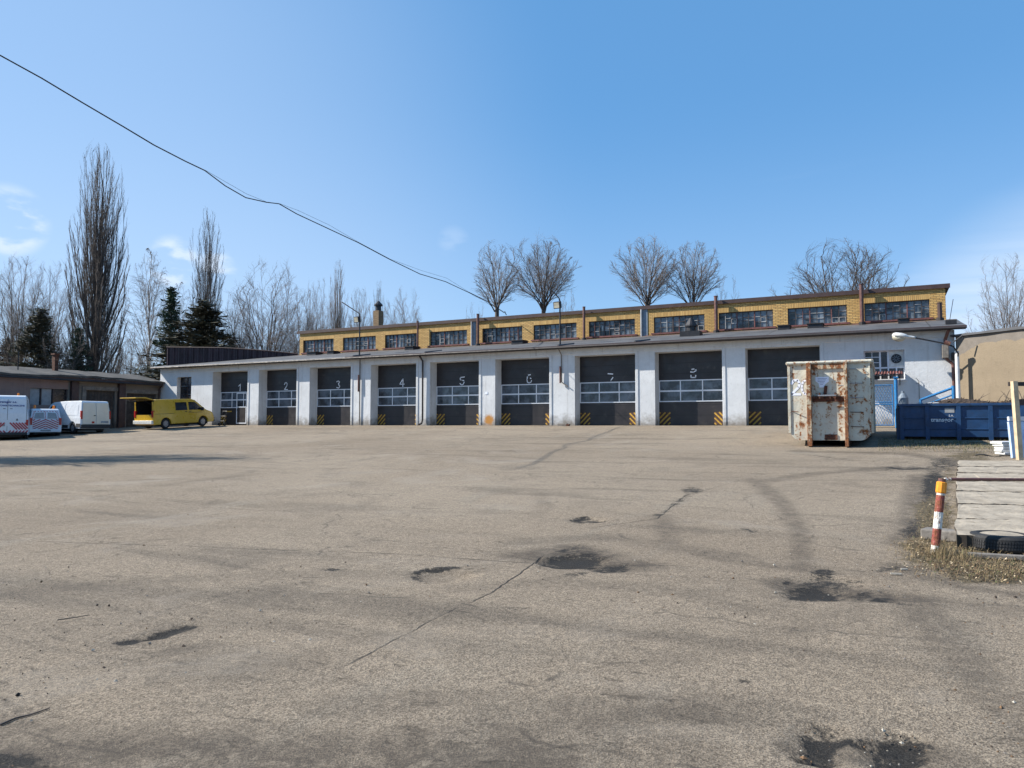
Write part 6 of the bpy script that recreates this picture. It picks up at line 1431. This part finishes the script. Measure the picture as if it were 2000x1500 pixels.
PR = {
    'pollard': [grow_tree('pollard_tree', sd_, 16.4, rw, EP, 'pollard', nn, M['bark'], M['twig']) for sd_, rw, nn in ((3, 2.3, (14, 12, 7, 4)), (9, 3.1, (21, 13, 8, 4)), (31, 3.0, (18, 13, 8, 4)), (44, 2.3, (15, 12, 8, 4)))],
    'spread': [grow_tree('bare_tree', 4, 16, 4.1, ES, 'spread', (36, 12, 8, 4), M['bark'], M['twig']), grow_tree('bare_tree', 17, 15, 3.4, ES, 'spread', (30, 11, 8, 4), M['bark'], M['twig'], .85), grow_tree('bare_tree', 23, 13.6, 4.6, EW, 'spread', (40, 13, 8, 4), M['bark'], M['twigdark'], 1.1)],
    'poplar': [grow_tree('poplar', 5, 29, 3.3, EC, 'column', (115, 13, 6, 2), M['bark'], M['twigdark'], 1.15), grow_tree('poplar', 12, 24, 2.1, EC, 'column', (64, 12, 6, 3), M['bark'], M['twig'], .9)],
    'birch': [grow_tree('birch', 6, 18, 3.2, EB, 'birch', (50, 10, 7, 4), M['birch'], M['twigtan'], .8, .22)],
    'bush': [grow_tree('bare_shrub', 7, 9, 2.4, EH, 'spread', (22, 10, 7, 3), M['bark'], M['twig'], .9), grow_tree('bare_shrub', 8, 9, 2.4, EH, 'spread', (20, 10, 7, 3), M['bark'], M['twigtan'], .8)],
}
def conifer_proto(seed, H, wide, mat):
    rr = random.Random(seed); q = MB(); t = MB(); t.tube([(0, 0, 0), (.1, 0, H*.6), (0, 0, H*.97)], [.22, .13, .03], M['bark'], 7)
    for k in range(int(H*20)):
        u = rr.random()**.8; z = H*(.06+.92*u); a = rr.uniform(0, 6.28); z = round(z/.36)*.36+rr.uniform(-.17, .17); Lb = wide*(1-u)**.9*rr.uniform(.5, 1.15)+.2
        dx, dy = math.cos(a), math.sin(a); e = Vector((dx*Lb, dy*Lb, z-.10*Lb+.14*Lb*rr.uniform(-1, 1.6))); s = Vector((0, 0, z)); t.tube([s, (s+e)/2+Vector((0, 0, .05*Lb)), e], [.035, .02, .008], M['bark'], 3, False)
        for m in range(int(24*Lb)+10):
            f = rr.uniform(.15, 1.05); c = s.lerp(e, f)+Vector((rr.gauss(0, .13), rr.gauss(0, .13), rr.gauss(.02, .12))); sz = rr.uniform(.10, .26)
            d1 = Vector((dx+rr.uniform(-.9, .9), dy+rr.uniform(-.9, .9), rr.uniform(-.2, .7))).normalized()*sz; d2 = Vector((rr.uniform(-1, 1), rr.uniform(-1, 1), rr.uniform(-.5, .5))).normalized()*sz*.34
            q.face([c-d1, c+d2, c+d1, c-d2], mat)
    def mk(mb, nm):
        me = bpy.data.meshes.new(nm); me.from_pydata(mb.v, [], mb.f)
        for m_ in mb.mats: me.materials.append(m_)
        return me
    return mk(t, 'conifer_trunk'), mk(q, 'conifer_crown'), H, wide
PR['conifer'] = [conifer_proto(2, 11, 2.6, M['needle']), conifer_proto(5, 10, 3.3, M['needle2'])]
def place(kind, v, name, px, topy, D_, halfw_px, rot, label, cat, group=None, lean=0):
    tr, cr, zm, hw = PR[kind][v]; f = Vector((-sh, ch, 0)); P = at_depth(px, 829, D_); ztop = at_depth(px, topy, D_).z
    o = empty(name, (P.x, P.y, 0), R(rot), label, cat, group); sz = ztop/zm; sx = halfw_px*D_/F/hw; o.scale = (sx, sx, sz)
    for nm, me in (('trunk', tr), ('crown', cr)):
        c = bpy.data.objects.new(nm, me); col.objects.link(c); c.parent = o
T = [
 ('poplar', 0, 'poplar', 182, 268, 76, 58, 10, 'tallest tree, dark bare columnar poplar behind the old shed', 'poplar'),
 ('poplar', 1, 'poplar', 397, 396, 84, 36, 60, 'slim bare poplar rising behind the brown evergreen', 'poplar'),
 ('poplar', 1, 'poplar', 657, 500, 95, 24, 130, 'small narrow bare poplar left of the brick chimney', 'poplar'),
 ('poplar', 1, 'poplar', 738, 542, 98, 16, 200, 'thin distant bare poplar directly behind the brick chimney', 'poplar'),
 ('spread', 0, 'bare_tree', 30, 496, 74, 62, 20, 'bare spreading tree at the left picture edge', 'tree'),
 ('spread', 1, 'bare_tree', 88, 505, 78, 56, 75, 'bare tree just left of the tallest poplar', 'tree'),
 ('birch', 0, 'birch', 285, 478, 80, 58, 15, 'pale drooping birch between the two tall poplars', 'birch'),
 ('birch', 0, 'birch', 345, 545, 88, 40, 100, 'lower pale birch right of the green conifer tip', 'birch'),
 ('spread', 1, 'bare_tree', 520, 503, 72, 84, 160, 'large wide bare tree above the brown sheet parapet', 'tree'),
 ('spread', 0, 'bare_tree', 590, 560, 82, 52, 220, 'bare tree behind the left end of the brick storey', 'tree'),
 ('spread', 0, 'bare_tree', 462, 575, 86, 46, 300, 'lower bare tree behind the left of the large wide tree', 'tree'),
 ('spread', 1, 'bare_tree', 620, 540, 94, 34, 10, 'thin distant bare tree left of the small narrow poplar', 'tree'),
 ('spread', 0, 'bare_tree', 700, 560, 90, 34, 80, 'bare tree between the narrow poplar and the chimney', 'tree'),
 ('spread', 1, 'bare_tree', 790, 560, 86, 50, 260, 'bare tree right of the brick chimney', 'tree'),
 ('spread', 1, 'bare_tree', 745, 585, 80, 40, 40, 'low bare tree just behind the chimney', 'tree'),
 ('pollard', 0, 'pollard_tree', 970, 474, 66, 50, 0, 'pollarded bare tree left of the right floodlight, slimmer of the pair', 'tree'),
 ('pollard', 1, 'pollard_tree', 1060, 466, 66, 70, 40, 'broad pollarded bare tree behind the right floodlight', 'tree'),
 ('pollard', 2, 'pollard_tree', 1266, 462, 64, 68, 120, 'broad pollarded bare tree left of the middle pair', 'tree'),
 ('pollard', 3, 'pollard_tree', 1356, 466, 64, 52, 190, 'pollarded bare tree directly right of the broad one in the middle pair', 'tree'),
 ('bush', 0, 'bare_tree', 1105, 560, 62, 36, 30, 'low bare scrubby tree right of the right floodlight', 'tree'),
 ('bush', 1, 'bare_tree', 1425, 535, 62, 34, 80, 'low bare scrubby tree right of the middle pair', 'tree'),
 ('bush', 0, 'bare_tree', 930, 585, 70, 26, 150, 'tiny bare crown peeping over the roof where the cable ends', 'tree'),
 ('spread', 2, 'bare_tree', 1658, 474, 56, 148, 20, 'wide low bare tree above the right part of the brick storey', 'tree'),
 ('spread', 1, 'bare_tree', 1975, 492, 50, 66, 10, 'bare tree above the tan building at the right picture edge', 'tree'),
 ('conifer', 0, 'conifer', 328, 560, 72, 60, 0, 'dark green pointed conifer right of the birch', 'conifer'),
 ('conifer', 1, 'conifer', 394, 586, 70, 160, 90, 'brownish round-topped evergreen around the slim poplar', 'conifer'),
 ('conifer', 1, 'conifer', 72, 600, 70, 95, 10, 'dark bushy evergreen behind the shed at far left', 'conifer'),
 ('conifer', 0, 'conifer', 150, 640, 72, 50, 210, 'small dark evergreen at the foot of the tallest poplar', 'conifer'),
 ('conifer', 1, 'conifer', 8, 660, 74, 60, 140, 'low dark evergreen touching the left picture edge', 'conifer'),
 ('conifer', 0, 'conifer', 448, 662, 76, 44, 60, 'low green evergreen top just above the sheet parapet', 'conifer'),
]
for t in T: place(*t[:8], t[8], t[9], 'bare trees behind the buildings' if t[0] != 'conifer' else 'evergreens behind the shed')
bl = [(120, 620, 70, 40), (215, 610, 74, 42), (250, 640, 68, 40), (285, 655, 72, 36), (365, 650, 74, 36), (430, 640, 80, 40), (490, 655, 74, 40), (560, 640, 78, 44), (610, 630, 76, 36), (40, 650, 70, 46), (660, 640, 84, 34), (700, 625, 88, 34)]
wh = ['left of the tallest poplar', 'right of the tallest poplar', 'below the birch, left one', 'below the birch, right one', 'between the two evergreens', 'right of the brownish evergreen', 'at the foot of the large wide tree', 'right of the large wide tree', 'left of the brick storey corner', 'at the far left above the shed', 'behind the first upper windows', 'left of the left floodlight']
for i, (px, ty, D_, hw) in enumerate(bl): place('bush', i % 2, 'bare_shrub', px, ty, D_, hw, i*47, 'low leafless scrub %s' % wh[i], 'shrub', 'leafless scrub behind the roofs')
# unseen stand-in tree added on the left to cast the shadow across the yard
f_ = Vector((-sh, ch, 0))
def shadow_tree():
    tip = on_ground(-290, 903); tr, cr, zm, hw = PR['poplar'][1]
    o = empty('poplar', (tip.x, tip.y, gz(tip.x, tip.y)), 0, 'unseen stand-in poplar added left of the yard to cast the shadow crossing the asphalt', 'poplar'); o.scale = (1.4, 1.4, .50)
    for nm, me in (('trunk', tr), ('crown', cr)):
        c = bpy.data.objects.new(nm, me); col.objects.link(c); c.parent = o
shadow_tree()
